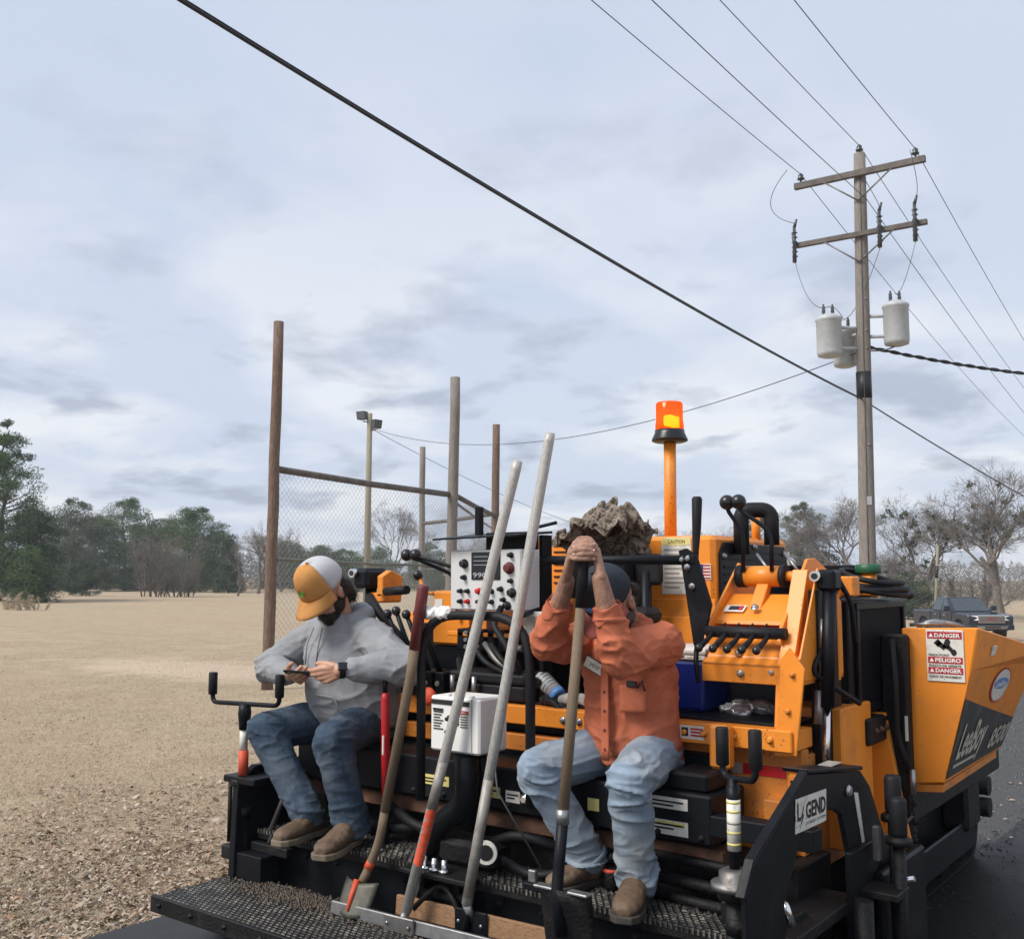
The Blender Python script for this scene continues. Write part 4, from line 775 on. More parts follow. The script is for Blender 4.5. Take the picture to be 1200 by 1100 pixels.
yz('pump_bracket', 'orange', [(.70, 1.44), (.82, 1.58), (.86, 1.58), (.80, 1.50), (.74, 1.455)], .885, .935, .003)
lab = MB().obox((.835, .715, 1.474), (1, 0, 0), (0, -.53, .85), (0, .85, .53), .042, .001, .022).build('warning_label', 'sticker', PV); MB().obox((.832, .7145, 1.476), (1, 0, 0), (0, -.53, .85), (0, .85, .53), .02, .002, .012).build('print', 'ink', lab); MB().obox((.862, .7145, 1.476), (1, 0, 0), (0, -.53, .85), (0, .85, .53), .008, .002, .014).build('print', 'signred', lab)
for x, y, z in ((.93, .548, 1.24), (.90, .60, 1.31), (1.05, .56, 1.25)): bolt((x, y-.002, z), .010)
bolt((.925, .70, 1.478), .012, (0, -.5, .85))
for x, y0 in ((.835, .80), (.955, .80)):      # ball levers
    dx = -.055 if x < .9 else -.125
    tb('ball_lever', 'black', bend([(x, y0, 1.62), (x+.004, y0, 1.775), (x+dx*.9, y0-.02, 1.86), (x+dx, y0-.02, 1.885)], 6), .009, 8); MB().ball((x+dx, y0-.02, 1.898), .031, n=16, m=12).build('lever_ball', 'knob', PV)
tb('hose', 'rubber', bend([(1.04, .86, 1.60), (1.0, .92, 1.57), (.98, .95, 1.50)]), .010); tb('hose', 'rubber', bend([(1.05, .90, 1.58), (1.02, .95, 1.56), (1.01, .98, 1.50)]), .010)
for x in (.87, .99): tb('link_rod', 'steel', [(x-.02, .90, 1.69), (x+.05, .86, 1.62)], .006, 6)
yz('console_pillar', 'orange', [(.52, .96), (.52, 1.0), (.56, 1.27), (.60, 1.33), (.74, 1.625), (.76, 1.625), (.62, 1.32), (.58, 1.26), (.54, .96)], 1.065, 1.125, .002)
xz('pillar_foot', 'orange', [(1.075, .965), (1.15, .965), (1.19, 1.27), (1.135, 1.345), (1.10, 1.30)], .515, .527, .002)
yz('pillar_cheek', 'orange', [(.56, 1.30), (.76, 1.63), (.82, 1.63), (1.0, 1.50), (1.0, 1.22), (.60, 1.22)], 1.15, 1.158, .002)
for x, z in ((1.145, 1.25), (1.125, 1.12), (1.11, 1.02)): bolt((x, .513, z), .008, m='orange_d')
# levers behind the orange shirted man
tb('grab_bar', 'black', [(-.35, .60, 1.672), (.70, .60, 1.664)], .020, 10); bx('bar_plate', 'black', .08, .73, .585, .605, 1.648, 1.682)
xz('lever_plate', 'black', [(.655, 1.70), (.69, 1.71), (.735, 1.68), (.795, 1.49), (.755, 1.33), (.715, 1.33), (.665, 1.66)], .59, .605, .003)
for x, z in ((.675, 1.665), (.70, 1.668), (.695, 1.635), (.715, 1.56)): bolt((x, .588, z), .010)
tb('tall_lever', 'rubber', [(.71, .63, 1.66), (.712, .63, 1.70), (.718, .63, 1.79), (.722, .63, 1.905), (.722, .63, 1.915)], [.013, .013, .018, .021, .015], 10); tb('lever_rod', 'black', bend([(.735, .58, 1.33), (.745, .55, 1.28), (.77, .52, 1.20)]), .010)
# ---- right side: hydraulic cylinder, radiator, side frame
tb('lift_cylinder', 'black', [(1.20, .70, 1.12), (1.20, .76, 1.56)], .026, 14); tb('cylinder_rod', 'chrome', [(1.20, .665, .88), (1.20, .70, 1.12)], .012, 12); bx('cylinder_clevis', 'black', 1.165, 1.235, .72, .80, 1.545, 1.625, .012)
tb('clevis_pin', 'chrome', [(1.165, .70, 1.60), (1.165, .735, 1.60)], .020, 14); tb('clevis_bore', 'ink', [(1.165, .696, 1.60), (1.165, .702, 1.60)], .012, 12); tb('cylinder_port', 'steel', [(1.175, .73, 1.32), (1.175, .74, 1.44)], .014, 10); tb('cylinder_port', 'steel', [(1.17, .68, 1.06), (1.17, .70, 1.18)], .016, 10)
tb('hose', 'rubber', bend([(1.18, .72, 1.33), (1.16, .66, 1.25), (1.22, .76, 1.18), (1.25, .9, 1.12)]), .010); bx('cylinder_guard', 'black', 1.13, 1.165, .72, .95, .85, 1.55, .004)
tb('hose', 'rubber', bend([(1.22, .78, 1.60), (1.25, .85, 1.50), (1.24, .9, 1.35)]), .010)
bx('upright_bracket', 'orange', 1.13, 1.15, .82, 1.02, 1.30, 1.60, .003); bx('upright_bracket', 'orange', 1.10, 1.17, .92, .94, 1.20, 1.53, .003); bx('bracket_arm', 'orange', 1.02, 1.2, 1.02, 1.10, 1.52, 1.60, .006)
rad = bx('radiator', 'black', .93, 1.175, 1.02, 1.74, 1.04, 1.500, .006)
fr = MB()
for a in ((1.08, 1.72, 1.465, 1.492), (1.08, 1.72, 1.055, 1.085), (1.08, 1.11, 1.085, 1.465), (1.69, 1.72, 1.085, 1.465)): bx('radiator_frame', 'black', 1.176, 1.192, *a, .003, rad)
bx('radiator_core', 'grille', 1.1755, 1.178, 1.11, 1.69, 1.085, 1.465, 0, rad)
for i in range(44): bx('core_fin', 'grille', 1.178, 1.180, 1.118+i*.013, 1.121+i*.013, 1.085, 1.465, 0, rad)
for z in (1.10, 1.46): bolt((1.12, 1.028, z), .010, m='steel')
def coil():
    c = V(1.14, 1.42, 1.545); pts = []; g = random.Random(3)
    for i in range(150):
        a = i*.21; r = .145+.022*math.sin(a*.37+1)+.012*math.sin(a*1.3); x_, y_ = r*.95*math.cos(a), r*1.15*math.sin(a); pts.append(c+V(x_, y_, .10*y_-.16*x_+.020*math.sin(a*.23)+(i/150)*.075-.022+.016*math.cos(a*1.1)))
    return pts
h_ = tag(MB().tube(coil(), .0125, 8).build('hose_coil', 'rubber'), 'coil of black rubber hose lying on top of the radiator box', 'hose')
tb('fuel_neck', 'orange', [(1.12, 1.45, 1.51), (1.12, 1.45, 1.615)], .035, 14); MB().lathe((1.12, 1.45, 1.612), [(.05, 0), (.055, .005), (.055, .035), (.048, .04)], 16).build('fuel_cap', 'green', PV)
bx('neck_bracket', 'orange', 1.02, 1.16, 1.36, 1.39, 1.515, 1.60, .006); bx('lower_bracket', 'tar', 1.15, 1.22, 1.1, 1.55, .93, 1.035, .01)
for i in range(6): bolt((1.222, 1.16+i*.065, .985), .010, (1, 0, 0), 'rust')
bx('side_frame', 'orange', .98, 1.20, .84, 1.18, .58, 1.10, .006); xz('side_flange', 'orange', [(1.14, 1.04), (1.215, 1.04), (1.30, .52), (1.27, .50), (1.14, .50)], 1.30, 1.33, .003); bx('side_recess', 'orange_d', 1.0, 1.15, 1.18, 1.40, .50, 1.04)
sl_ = bx('spec_label', 'sticker', 1.115, 1.165, .8365, .8385, .965, 1.06, 0)
for i in range(3): bx('print', 'ink', 1.12, 1.16, .835, .836, .975+i*.031, .983+i*.031, 0, sl_)
bx('pivot_post', 'tar', 1.19, 1.30, 1.34, 1.40, .46, 1.36, .01); tb('pivot_hose', 'rubber', bend([(1.25, 1.32, 1.34), (1.27, 1.28, 1.15), (1.26, 1.30, .95), (1.30, 1.34, .80)]), .013); tb('grease_line', 'steel', [(1.31, 1.33, .82), (1.31, 1.33, .72)], .012); bx('pivot_label', 'sticker', 1.285, 1.297, 1.335, 1.3385, .93, 1.03, 0)
for i in range(16):       # hanging chain
    q = V(1.33, 1.26, .70-.036*i); MB().lathe(q, [(.008, -.006), (.015, 0), (.008, .006)], 6, (1, 0, 0) if i % 2 else (0, 1, 0)).build('chain_link_piece', 'tar', PV)
tb('pull_cord', 'wire', curve(V(1.15, 1.1, .62), V(1.33, 1.26, .66), .06, 8), .006, 5)
# ---- hopper
HX = [(1.405, .765), (1.575, 1.395)]
def hopper(sx):
    y0 = 1.40; q = [(1.295, y0, .75), (1.41, y0, .765), (1.535, y0, 1.222), (1.57, y0, 1.395), (1.265, y0, 1.385)]; f = [(1.295, 2.38, .765), (1.42, 2.36, .783), (1.605, 2.30, 1.205), (1.65, 2.30, 1.262), (1.32, 2.30, 1.262)]
    q = [(sx*x, y, z) for x, y, z in q]; f = [(sx*x, y, z) for x, y, z in f]; b_ = MB(); b_.add(q+f, [(0, 4, 3, 2, 1), (5, 6, 7, 8, 9), (0, 1, 6, 5), (2, 3, 8, 7), (3, 4, 9, 8), (4, 0, 5, 9)])
    n_ = 8; gv = [V(*q[1]).lerp(V(*f[1]), i/n_).lerp(V(*q[2]).lerp(V(*f[2]), i/n_), k_/n_) for i in range(n_+1) for k_ in range(n_+1)]; b_.add(gv, [(i*(n_+1)+k_, (i+1)*(n_+1)+k_, (i+1)*(n_+1)+k_+1, i*(n_+1)+k_+1) for i in range(n_) for k_ in range(n_)], True)
    o = b_.build('hopper_wing', 'orange', PV, .006)
    return q, f, o
q, f, wing = hopper(1); hopper(-1)
bx('hopper_floor', 'tar', -1.29, 1.29, 1.42, 2.9, .70, .75); bx('hopper_back', 'orange_d', -1.25, 1.25, 1.40, 1.45, .75, 1.25); MB().prism([(1.30, 1.41, .748), (1.405, 1.41, .758), (1.405, 2.34, .770), (1.30, 2.34, .750)], (0, 0, -.03)).build('wing_edge', 'orange_d', PV)
def wingpt(s, t, off=.003):     # s along the wing, t from its bottom edge to its crease
    a = V(*q[1]).lerp(V(*f[1]), s); b = V(*q[2]).lerp(V(*f[2]), s); p = a.lerp(b, t); e = .01
    n_ = ((V(*q[1]).lerp(V(*f[1]), s+e)-a)).cross(b-a).normalized(); return p+(n_ if n_.x > 0 else -n_)*off
def wingquad(name, m, pts, off=.003, sub=6, parent=None):
    mb = MB(); vs = [[None]*(sub+1) for _ in range(sub+1)]
    for i in range(sub+1):
        for j in range(sub+1):
            u, v = i/sub, j/sub; s = (pts[0][0]*(1-u)+pts[1][0]*u)*(1-v)+(pts[3][0]*(1-u)+pts[2][0]*u)*v; t = (pts[0][1]*(1-u)+pts[1][1]*u)*(1-v)+(pts[3][1]*(1-u)+pts[2][1]*u)*v; vs[i][j] = wingpt(s, t, off)
    mb.add([p for r_ in vs for p in r_], [(i*(sub+1)+j, (i+1)*(sub+1)+j, (i+1)*(sub+1)+j+1, i*(sub+1)+j+1) for i in range(sub) for j in range(sub)], True); return mb.build(name, m, parent or wing)
dc = wingquad('decal', 'decal', [(.012, .035), (.99, .035), (.99, .37), (.012, .75)])
def wingtext(s_, s0, s1, t0, t1, m, shear=.3):
    o = text('lettering', s_, (0, 0, 0), (1, 0, 0), (0, 1, 0), .73, m, wing, 1.0, 0, shear, .025); me = o.data; ys_ = [v.co.y for v in me.vertices]
    for v in me.vertices: v.co = wingpt(s0+(s1-s0)*v.co.x, t0+(t1-t0)*v.co.y/.73, .0065)
    me.update(); return o
wingtext('LeeBoy', .07, .50, .20, .52, 'decaltext'); wingtext('8500', .62, .95, .13, .34, 'decaltext'); wingquad('stripe', 'decaltext', [(.06, .115), (.40, .115), (.405, .145), (.065, .145)], .006)
def wingoval(cs, ct, rs_, rt_, off, m, name):
    mb = MB(); c = wingpt(cs, ct, off); mb.add([c]+[wingpt(cs+rs_*math.cos(i*.2618), ct+rt_*math.sin(i*.2618), off) for i in range(24)], [(0, 1+i, 1+(i+1) % 24) for i in range(24)]); return mb.build(name, m, wing)
wingoval(.50, .81, .145, .175, .003, 'signred', 'badge_rim'); wingoval(.50, .81, .128, .158, .0045, 'sticker', 'badge'); wingoval(.50, .83, .11, .055, .0055, 'bluelight', 'badge_band'); wingtext('LeeBoy', .415, .585, .80, .86, 'white', .1)
# danger sign on the rear face of the wing
SX0, SX1, SZ1, SZ0 = 1.365, 1.512, 1.382, 1.172; W_ = SX1-SX0
ds = bx('danger_sign', 'sticker', SX0, SX1, 1.394, 1.398, SZ0, SZ1, .002, wing)
def row(z0, z1, m): return bx('sign_band', m, SX0+.006, SX1-.006, 1.3925, 1.3938, z0, z1, 0, wing)
for z0, z1, s_ in ((SZ1-.036, SZ1-.008, 'DANGER'), (SZ1-.136, SZ1-.110, 'PELIGRO'), (SZ1-.178, SZ1-.152, 'DANGER')):
    row(z0, z1, 'signred'); text('lettering', s_, (SX0+.035, 1.3918, z0+.006), (1, 0, 0), (0, 0, 1), .016, 'white', wing, .10, bold=.03)
    MB().prism([(SX0+.012, 1.3918, z0+.006), (SX0+.030, 1.3918, z0+.006), (SX0+.021, 1.3918, z0+.022)], (0, -.0006, 0)).build('warning_triangle', 'white', wing)
for z_, s_ in ((SZ1-.106, 'PINCH POINT'), (SZ1-.149, 'PUNTO DE APRIETE'), (SZ1-.193, 'POINT DE PINCEMENT')): text('lettering', s_, (SX0+.010, 1.3918, z_), (1, 0, 0), (0, 0, 1), .009, 'ink', wing, W_*(.55 if 'PINCH' in s_ else .85), bold=.02)
pg = MB()
for a, b_, r_ in (((.045, -.050), (.075, -.075), .010), ((.075, -.075), (.085, -.048), .011), ((.085, -.065), (.105, -.088), .008), ((.04, -.045), (.055, -.062), .012)):
    pa, pb = V(SX0+a[0], 1.3920, SZ1+a[1]), V(SX0+b_[0], 1.3920, SZ1+b_[1]); e = (pb-pa).normalized(); nn = V(-e.z, 0, e.x)*r_; pg.add([pa+nn, pb+nn, pb-nn, pa-nn], [(0, 1, 2, 3)])
pg.add([V(SX0+.085+.011*math.cos(i*.628), 1.3915, SZ1-.047+.011*math.sin(i*.628)) for i in range(10)], [tuple(range(10))]); pg.add([V(SX0+.108+.011*math.cos(i*.628), 1.3915, SZ1-.09+.013*math.sin(i*.628)) for i in range(10)], [tuple(range(10))]); pg.build('pinch_pictogram', 'ink', wing, stuff=True)
tb('wing_hook', 'steel', bend([(1.30, 1.50, 1.39), (1.36, 1.52, 1.412), (1.44, 1.55, 1.40), (1.47, 1.58, 1.385)]), .010); tb('wing_hook', 'steel', [(1.28, 1.47, 1.395), (1.42, 1.50, 1.405)], .008)
for y_, zz_ in ((1.62, 1.315), (2.2, 1.24)):
    s_ = (y_-1.4)/.9; a = V(*q[2]).lerp(V(*f[2]), s_); b_ = V(*q[3]).lerp(V(*f[3]), s_); c = a.lerp(b_, .5); MB().obox(c+V(.004, 0, 0), (0, 1, .0), (1, 0, 0), (b_-a), .035, .003, .022).build('wing_slot', 'sticker' if y_ < 2 else 'ink', wing, .003)
# ---- tracks, push roller
def track(x0, x1):
    n_ = 60; ya, yb, r_ = 1.55, 3.15, .23; L1 = yb-ya; pts = []
    for i in range(n_):
        s_ = i/n_*(2*L1+2*math.pi*r_)
        if s_ < L1: pts.append((ya+s_, .46+.0))
        elif s_ < L1+math.pi*r_: a = (s_-L1)/r_; pts.append((yb+r_*math.sin(a), .23+r_*math.cos(a)))
        elif s_ < 2*L1+math.pi*r_: pts.append((yb-(s_-L1-math.pi*r_), 0.0))
        else: a = (s_-2*L1-math.pi*r_)/r_; pts.append((ya-r_*math.sin(a), .23-r_*math.cos(a)))
    ci = [(y+(.03 if False else 0), z) for y, z in pts]; inn = [(2.35+(y-2.35)*.965, .23+(z-.23)*.86) for y, z in pts]
    vs = []; fs = []
    for (y, z), (yi, zi) in zip(ci, inn): vs += [(x0, y, z+.008), (x1, y, z+.008), (x1, yi, zi+.008), (x0, yi, zi+.008)]
    for i in range(n_):
        a, b_ = 4*i, 4*((i+1) % n_); fs += [(a+k_, b_+k_, b_+(k_+1) % 4, a+(k_+1) % 4) for k_ in range(4)]
    tk = MB().add(vs, fs).build('track', 'rubber', PV)
    for y, r2 in ((1.55, .19), (3.15, .19), (1.95, .10), (2.35, .10), (2.75, .10)): MB().lathe((x1-.16, y, .23 if r2 > .15 else .12), [(r2*.5, .0), (r2, .0), (r2, .13), (r2*.6, .14), (r2*.4, .155)], 20, (1, 0, 0)).build('track_roller', 'tar', tk)
    bx('track_frame', 'black', x1-.1, x1-.06, 1.5, 3.2, .14, .38, .01, tk)
track(.74, 1.06); track(-1.06, -.74)
bx('track_shield', 'black', 1.09, 1.115, 1.62, 3.10, .14, .30, .008); bx('track_bracket', 'tar', 1.0, 1.14, 2.85, 3.12, .25, .60, .02); bx('track_bracket', 'tar', 1.02, 1.16, 1.45, 1.75, .10, .62, .02); bx('sill', 'tar', .95, 1.24, 1.42, 3.15, .55, .70, .01); tb('sill_pipe', 'tar', [(1.16, 1.6, .58), (1.16, 3.0, .58)], .035); bx('track_gap_plate', 'steel', 1.116, 1.119, 1.72, 1.95, .31, .345, 0)
bx('belly', 'tar', -.7, .9, .8, 3.2, .12, .56, .01)
for z_ in (.41, .29): tb('push_roller', 'tar', [(-1.1, 3.38, z_), (1.13, 3.38, z_)], .055, 16)
bx('roller_arm', 'tar', .9, .98, 3.1, 3.45, .23, .47); bx('roller_arm', 'tar', -.98, -.9, 3.1, 3.45, .23, .47)
# ---- centre control stand and the white switch box
rl = MB().tube(bend([(-.28, .12, .70), (-.285, .12, 1.445), (.272, .12, 1.445), (.272, .12, .74)], 7), .019, 12).build('hand_rail', 'rubber', PV)
cb = bx('control_box', 'grey_pl', -.41, -.015, .445, .585, 1.452, 1.715, .006)
FY = .4435
bx('display', 'screen', -.285, -.125, FY-.004, FY, 1.585, 1.705, .003, cb); text('lettering', '990', (-.272, FY-.0045, 1.595), (1, 0, 0), (0, 0, 1), .022, 'digit', cb, .075)
for i in range(3): bx('display_line', 'digit', -.27, -.19+.02*i, FY-.0052, FY-.0045, 1.684-i*.018, 1.686-i*.018, 0, cb)
for x, z, r_, m in ((-.325, 1.655, .017, 'knob'), (-.325, 1.595, .010, 'knob'), (-.345, 1.535, .009, 'knob'), (-.305, 1.535, .009, 'knob'), (-.345, 1.49, .009, 'knob'), (-.305, 1.49, .009, 'red'), (-.24, 1.535, .012, 'red'), (-.24, 1.49, .009, 'knob'), (-.075, 1.635, .021, 'maroon'), (-.065, 1.69, .010, 'knob'), (-.065, 1.58, .009, 'knob'), (-.06, 1.53, .017, 'knob'), (-.12, 1.545, .010, 'knob'), (-.105, 1.50, .009, 'knob'), (-.17, 1.535, .009, 'knob'), (-.17, 1.49, .009, 'knob'), (-.085, 1.475, .015, 'knob')):
    MB().lathe((x, FY, z), [(r_*1.25, 0), (r_*1.25, .004), (r_, .005), (r_*.9, .022), (r_*.6, .024)], 14, (0, -1, 0)).build('switch', m, cb)
bx('stand_post', 'black', -.034, -.010, .60, .67, 1.06, 1.78, .003)
vis = MB().hexa([(-.46, .38, 1.758), (.0, .40, 1.768), (-.03, .70, 1.79), (-.44, .70, 1.79)], [(-.46, .38, 1.766), (.0, .40, 1.776), (-.03, .70, 1.80), (-.44, .70, 1.80)]).build('sun_visor', 'black', PV); bx('visor_back', 'black', -.30, -.03, .56, .60, 1.715, 1.795)
bx('visor_post', 'black', -.275, -.245, .45, .48, 1.78, 1.905, .003); tb('visor_pin', 'black', [(-.10, .66, 1.815), (.02, .66, 1.835)], .008, 6)
tb('cable', 'rubber', bend([(-.10, .42, 1.47), (-.10, .36, 1.40), (.0, .34, 1.30), (.05, .36, 1.20)]), .014); tb('cable', 'rubber', bend([(-.03, .44, 1.46), (.0, .42, 1.43), (-.02, .58, 1.46)]), .010)
dc2 = bx('document_plate', 'sticker', -.06, .10, .52, .535, 1.28, 1.45, .003); bx('document_face', 'reflect_w', -.045, .085, .5175, .5190, 1.30, 1.43, 0, dc2)
wb = bx('switch_box', 'white', -.155, .10, .02, .20, .905, 1.12, .008); FY2 = .0185
bx('switch_box_lid_gap', 'reflect_w', .060, .064, FY2-.001, .2, .908, 1.117, 0, wb); bx('box_stripe', 'ink', -.145, .05, FY2-.002, FY2, 1.088, 1.106, 0, wb)
for x in (-.09, .03): bx('box_latch', 'white', x, x+.025, .03, .05, 1.12, 1.128, .002, wb)
for i in range(7): bx('print', 'ink', -.135, -.085-.008*(i % 3), FY2-.002, FY2, 1.056-i*.011, 1.060-i*.011, 0, wb)
bx('print', 'ink', -.137, -.12, FY2-.0022, FY2-.0002, 1.062, 1.072, 0, wb); bx('print', 'ink', -.117, -.085, FY2-.0022, FY2-.0002, 1.062, 1.072, 0, wb)
bx('warning_header', 'signred', -.025, .045, FY2-.002, FY2, 1.056, 1.070, 0, wb); text('lettering', 'WARNING', (-.018, FY2-.0025, 1.059), (1, 0, 0), (0, 0, 1), .008, 'white', wb, .056)
for i in range(5): bx('print', 'ink', .005, .042, FY2-.002, FY2, 1.046-i*.010, 1.049-i*.010, 0, wb)
bx('print', 'ink', -.02, -.004, FY2-.002, FY2, 1.012, 1.050, 0, wb)
for x, z in ((-.05, 1.035), (-.052, .985)): MB().lathe((x, FY2, z), [(.014, 0), (.014, .005), (.009, .006), (.008, .022)], 12, (0, -1, 0)).build('switch', 'knob', wb)
for o_ in [wb]+list(wb.children): o_.data.transform(Matrix.Translation((-.055, .075, .004)))
tb('box_post', 'black', [(-.08, .19, .62), (-.08, .19, .91)], .032, 12); tb('box_cable', 'rubber', bend([(-.03, .20, .91), (-.02, .21, .80), (-.07, .22, .68), (-.15, .24, .62)]), .018)
# valve gear behind the stand
for i in range(5): bx('valve_block', 'black', -.52+i*.06, -.475+i*.06, .62, .75, 1.26, 1.36, .006)
for i in range(3):
    for j in range(3): MB().lathe((-.44+i*.035, .60, 1.28+j*.032), [(.010, 0), (.010, .014)], 8, (0, -1, 0)).build('fitting', 'steel', PV)
for x in (-.44, -.36, -.315): tb('fitting_pipe', 'steel', [(x, .50, 1.07), (x, .50, 1.16)], .012, 10)
for x, y in ((-.27, .55), (-.22, .58), (-.17, .56)): tb('hydraulic_line', 'tar' if x != -.22 else 'galv', bend([(x-.10, y, 1.30), (x, y-.03, 1.22), (x+.14, y, 1.16), (x+.22, y+.08, 1.10)]), .013, 10)
tb('hydraulic_hose', 'rubber', bend([(-.30, .6, 1.25), (-.15, .55, 1.20), (.0, .6, 1.12), (.1, .7, 1.08)]), .018); tb('hydraulic_hose', 'rubber', bend([(-.5, .62, 1.22), (-.42, .55, 1.12), (-.3, .6, 1.07)]), .018)
tb('coupling', 'steel', [(-.20, .60, 1.285), (-.12, .60, 1.285)], .016, 10)
yz('valve_cover', 'orange', [(.66, 1.34), (.66, 1.44), (.74, 1.50), (.95, 1.50), (.95, 1.34)], -.44, .02, .006); bx('valve_tray', 'orange', -.58, .06, .62, .70, 1.325, 1.345, .003); bx('valve_catch', 'orange', -.16, -.12, .61, .655, 1.36, 1.40, .003); tb('catch_rod', 'orange', [(-.30, .63, 1.375), (-.12, .63, 1.38)], .006, 6); bx('valve_cutout', 'maroon', -.37, -.31, .655, .659, 1.36, 1.42, 0)
# ---- left console
bx('left_console', 'orange', -.78, -.54, .74, .95, 1.27, 1.53, .012); tb('left_pump', 'orange', [(-.54, .80, 1.47), (-.48, .80, 1.47)], .055, 16); yz('left_cheek', 'orange', [(.70, 1.36), (.70, 1.45), (.80, 1.58), (.95, 1.58), (.95, 1.36)], -.525, -.51, .003)
bx('left_label', 'sticker', -.76, -.71, .7365, .7385, 1.43, 1.49, 0)
bx('left_wall', 'black', -1.1, -.35, .95, .98, 1.06, 1.36); bx('left_stand', 'black', -.80, -.52, .76, .95, 1.06, 1.27)
for x, y, sx_ in ((-.66, .72, -.20), (-.50, .72, -.30)): tb('ball_lever', 'black', bend([(x+.06, y, 1.40), (x+.06, y, 1.60), (x+sx_+.06, y-.08, 1.685), (x+sx_, y-.08, 1.70)], 6), .0095, 8); MB().ball((x+sx_, y-.08, 1.703), .030, n=16, m=12).build('lever_ball', 'knob', PV)
tb('small_lever', 'orange', bend([(-.86, .74, 1.585), (-.83, .74, 1.52), (-.77, .74, 1.515)]), .009, 8); MB().ball((-.875, .74, 1.605), .026, n=14, m=10).build('lever_ball', 'knob', PV)
yz('left_arm', 'orange', [(.60, 1.50), (.60, 1.60), (.66, 1.63), (.74, 1.60), (.74, 1.50)], -1.02, -.98, .004); tb('arm_grip', 'rubber', [(-.96, .60, 1.525), (-.78, .56, 1.535)], .021, 12); bx('arm_base', 'orange', -1.08, -.98, .60, .74, 1.47, 1.52, .008)
bx('left_clevis', 'black', -1.16, -1.05, .56, .72, 1.54, 1.64, .02); tb('clevis_pin', 'chrome', [(-1.13, .53, 1.615), (-1.13, .56, 1.615)], .022, 14); tb('clevis_bore', 'ink', [(-1.13, .527, 1.615), (-1.13, .532, 1.615)], .013, 12); tb('left_cylinder', 'black', [(-1.10, .62, 1.0), (-1.10, .64, 1.56)], .03, 12)
tb('left_hose', 'rubber', bend([(-1.02, .55, 1.50), (-.90, .50, 1.42), (-.80, .55, 1.30), (-.76, .6, 1.15)]), .022)
for i, (x, z) in enumerate(((-.80, 1.425), (-.745, 1.44), (-.68, 1.425), (-.61, 1.43))): tb('valve_lever', 'black', [(x+.10, .52, 1.13), (x+.04, .47, 1.32), (x, .45, z)], [.014, .012, .010], 8); MB().ball((x, .45, z), .022, n=12, m=9).build('lever_ball', 'knob', PV)
for i in range(4): bx('valve_body', 'black', -.74+i*.07, -.69+i*.07, .48, .62, 1.06, 1.17, .006); 
for i in range(4): MB().lathe((-.715+i*.07, .478, 1.12), [(.012, 0), (.012, .012)], 8, (0, -1, 0)).build('fitting', 'steel', PV)
MB().ball((-.44, .34, 1.08), .040, (1, .6, 1), 14, 10).build('red_lamp', 'redorange', PV)
# ================================================================ people
def chain(mb, pts, rs, n=14):
    pts = [V(*p) for p in pts]
    for i, p in enumerate(pts):
        mb.ball(p, rs[i], n=n, m=max(6, n//2+2))
        if i: mb.tube([pts[i-1], p], [rs[i-1], rs[i]], n)
    return mb
def loft(mb, secs, n=24):
    """stack of ellipses: (centre, half width, half depth, width axis, depth axis)"""
    vs = []
    for c, a, b, ua, ub in secs:
        c, ua, ub = V(*c), V(*ua).normalized(), V(*ub).normalized()
        vs += [c+ua*a*math.cos(2*math.pi*j/n)+ub*b*math.sin(2*math.pi*j/n) for j in range(n)]
    k = len(secs); fs = [(i*n+j, i*n+(j+1) % n, (i+1)*n+(j+1) % n, (i+1)*n+j) for i in range(k-1) for j in range(n)]
    fs += [tuple(range(n-1, -1, -1)), tuple((k-1)*n+j for j in range(n))]
    return mb.add(vs, fs, True)
def ell(mb, c, fr, r):     # ellipsoid in a frame (x, y, z axes)
    t = MB().ball((0, 0, 0), 1, n=18, m=12); c = V(*c)
    return mb.add([c+fr[0]*x*r[0]+fr[1]*y*r[1]+fr[2]*z*r[2] for x, y, z in t.v], t.f, True)
def remesh(name, mb, vox, m, parent=None, smooth=3, disp=None, keep=None):
    me = mb.mesh('t'); o = bpy.data.objects.new('t', me); COL.objects.link(o)
    q = o.modifiers.new('r', 'REMESH'); q.mode = 'VOXEL'; q.voxel_size = vox; q.use_smooth_shade = True
    if smooth: s_ = o.modifiers.new('s', 'SMOOTH'); s_.factor = .5; s_.iterations = smooth
    r_ = bpy.data.meshes.new_from_object(o.evaluated_get(bpy.context.evaluated_depsgraph_get())); bpy.data.objects.remove(o); r_.name = name
    if disp:
        nv = len(r_.vertices); c = np.empty(nv*3, np.float32); r_.vertices.foreach_get('co', c); nn = np.empty(nv*3, np.float32); r_.vertices.foreach_get('normal', nn); c = c.reshape(-1, 3); nn = nn.reshape(-1, 3)
        d = np.array([disp(p) for p in c], np.float32); c = c+nn*d[:, None]; r_.vertices.foreach_set('co', c.ravel()); r_.update()
    r_.polygons.foreach_set('use_smooth', [True]*len(r_.polygons)); return link(name, r_, m, parent)
def ridge(p, s=(1, 1, 1), o=0.0):
    a = noise.noise((p[0]*s[0]+o, p[1]*s[1]+o*1.7, p[2]*s[2]-o)); return 1-min(1, abs(a)*2.6)
def folds(amp, s=(9, 9, 20), spots=(), sag=None):
    """cloth creases: long soft ridges, stronger round the joints in spots [(point, radius, gain)]"""
    def f(p):
        g = .32
        for c, r_, k in spots:
            d = math.dist(p, c)
            if d < r_: g += k*(1-d/r_)
        w_ = noise.noise((p[0]*4, p[1]*4, p[2]*4)); q = (p[0]+.03*w_, p[1]+.03*w_, p[2]+.05*w_)
        r1 = ridge(q, s); r2 = ridge(q, [k*1.9 for k in s], 4.2); return amp*g*(1.25*r1*r1-.35+.45*(r2*r2-.35))+amp*.25*w_
    return f
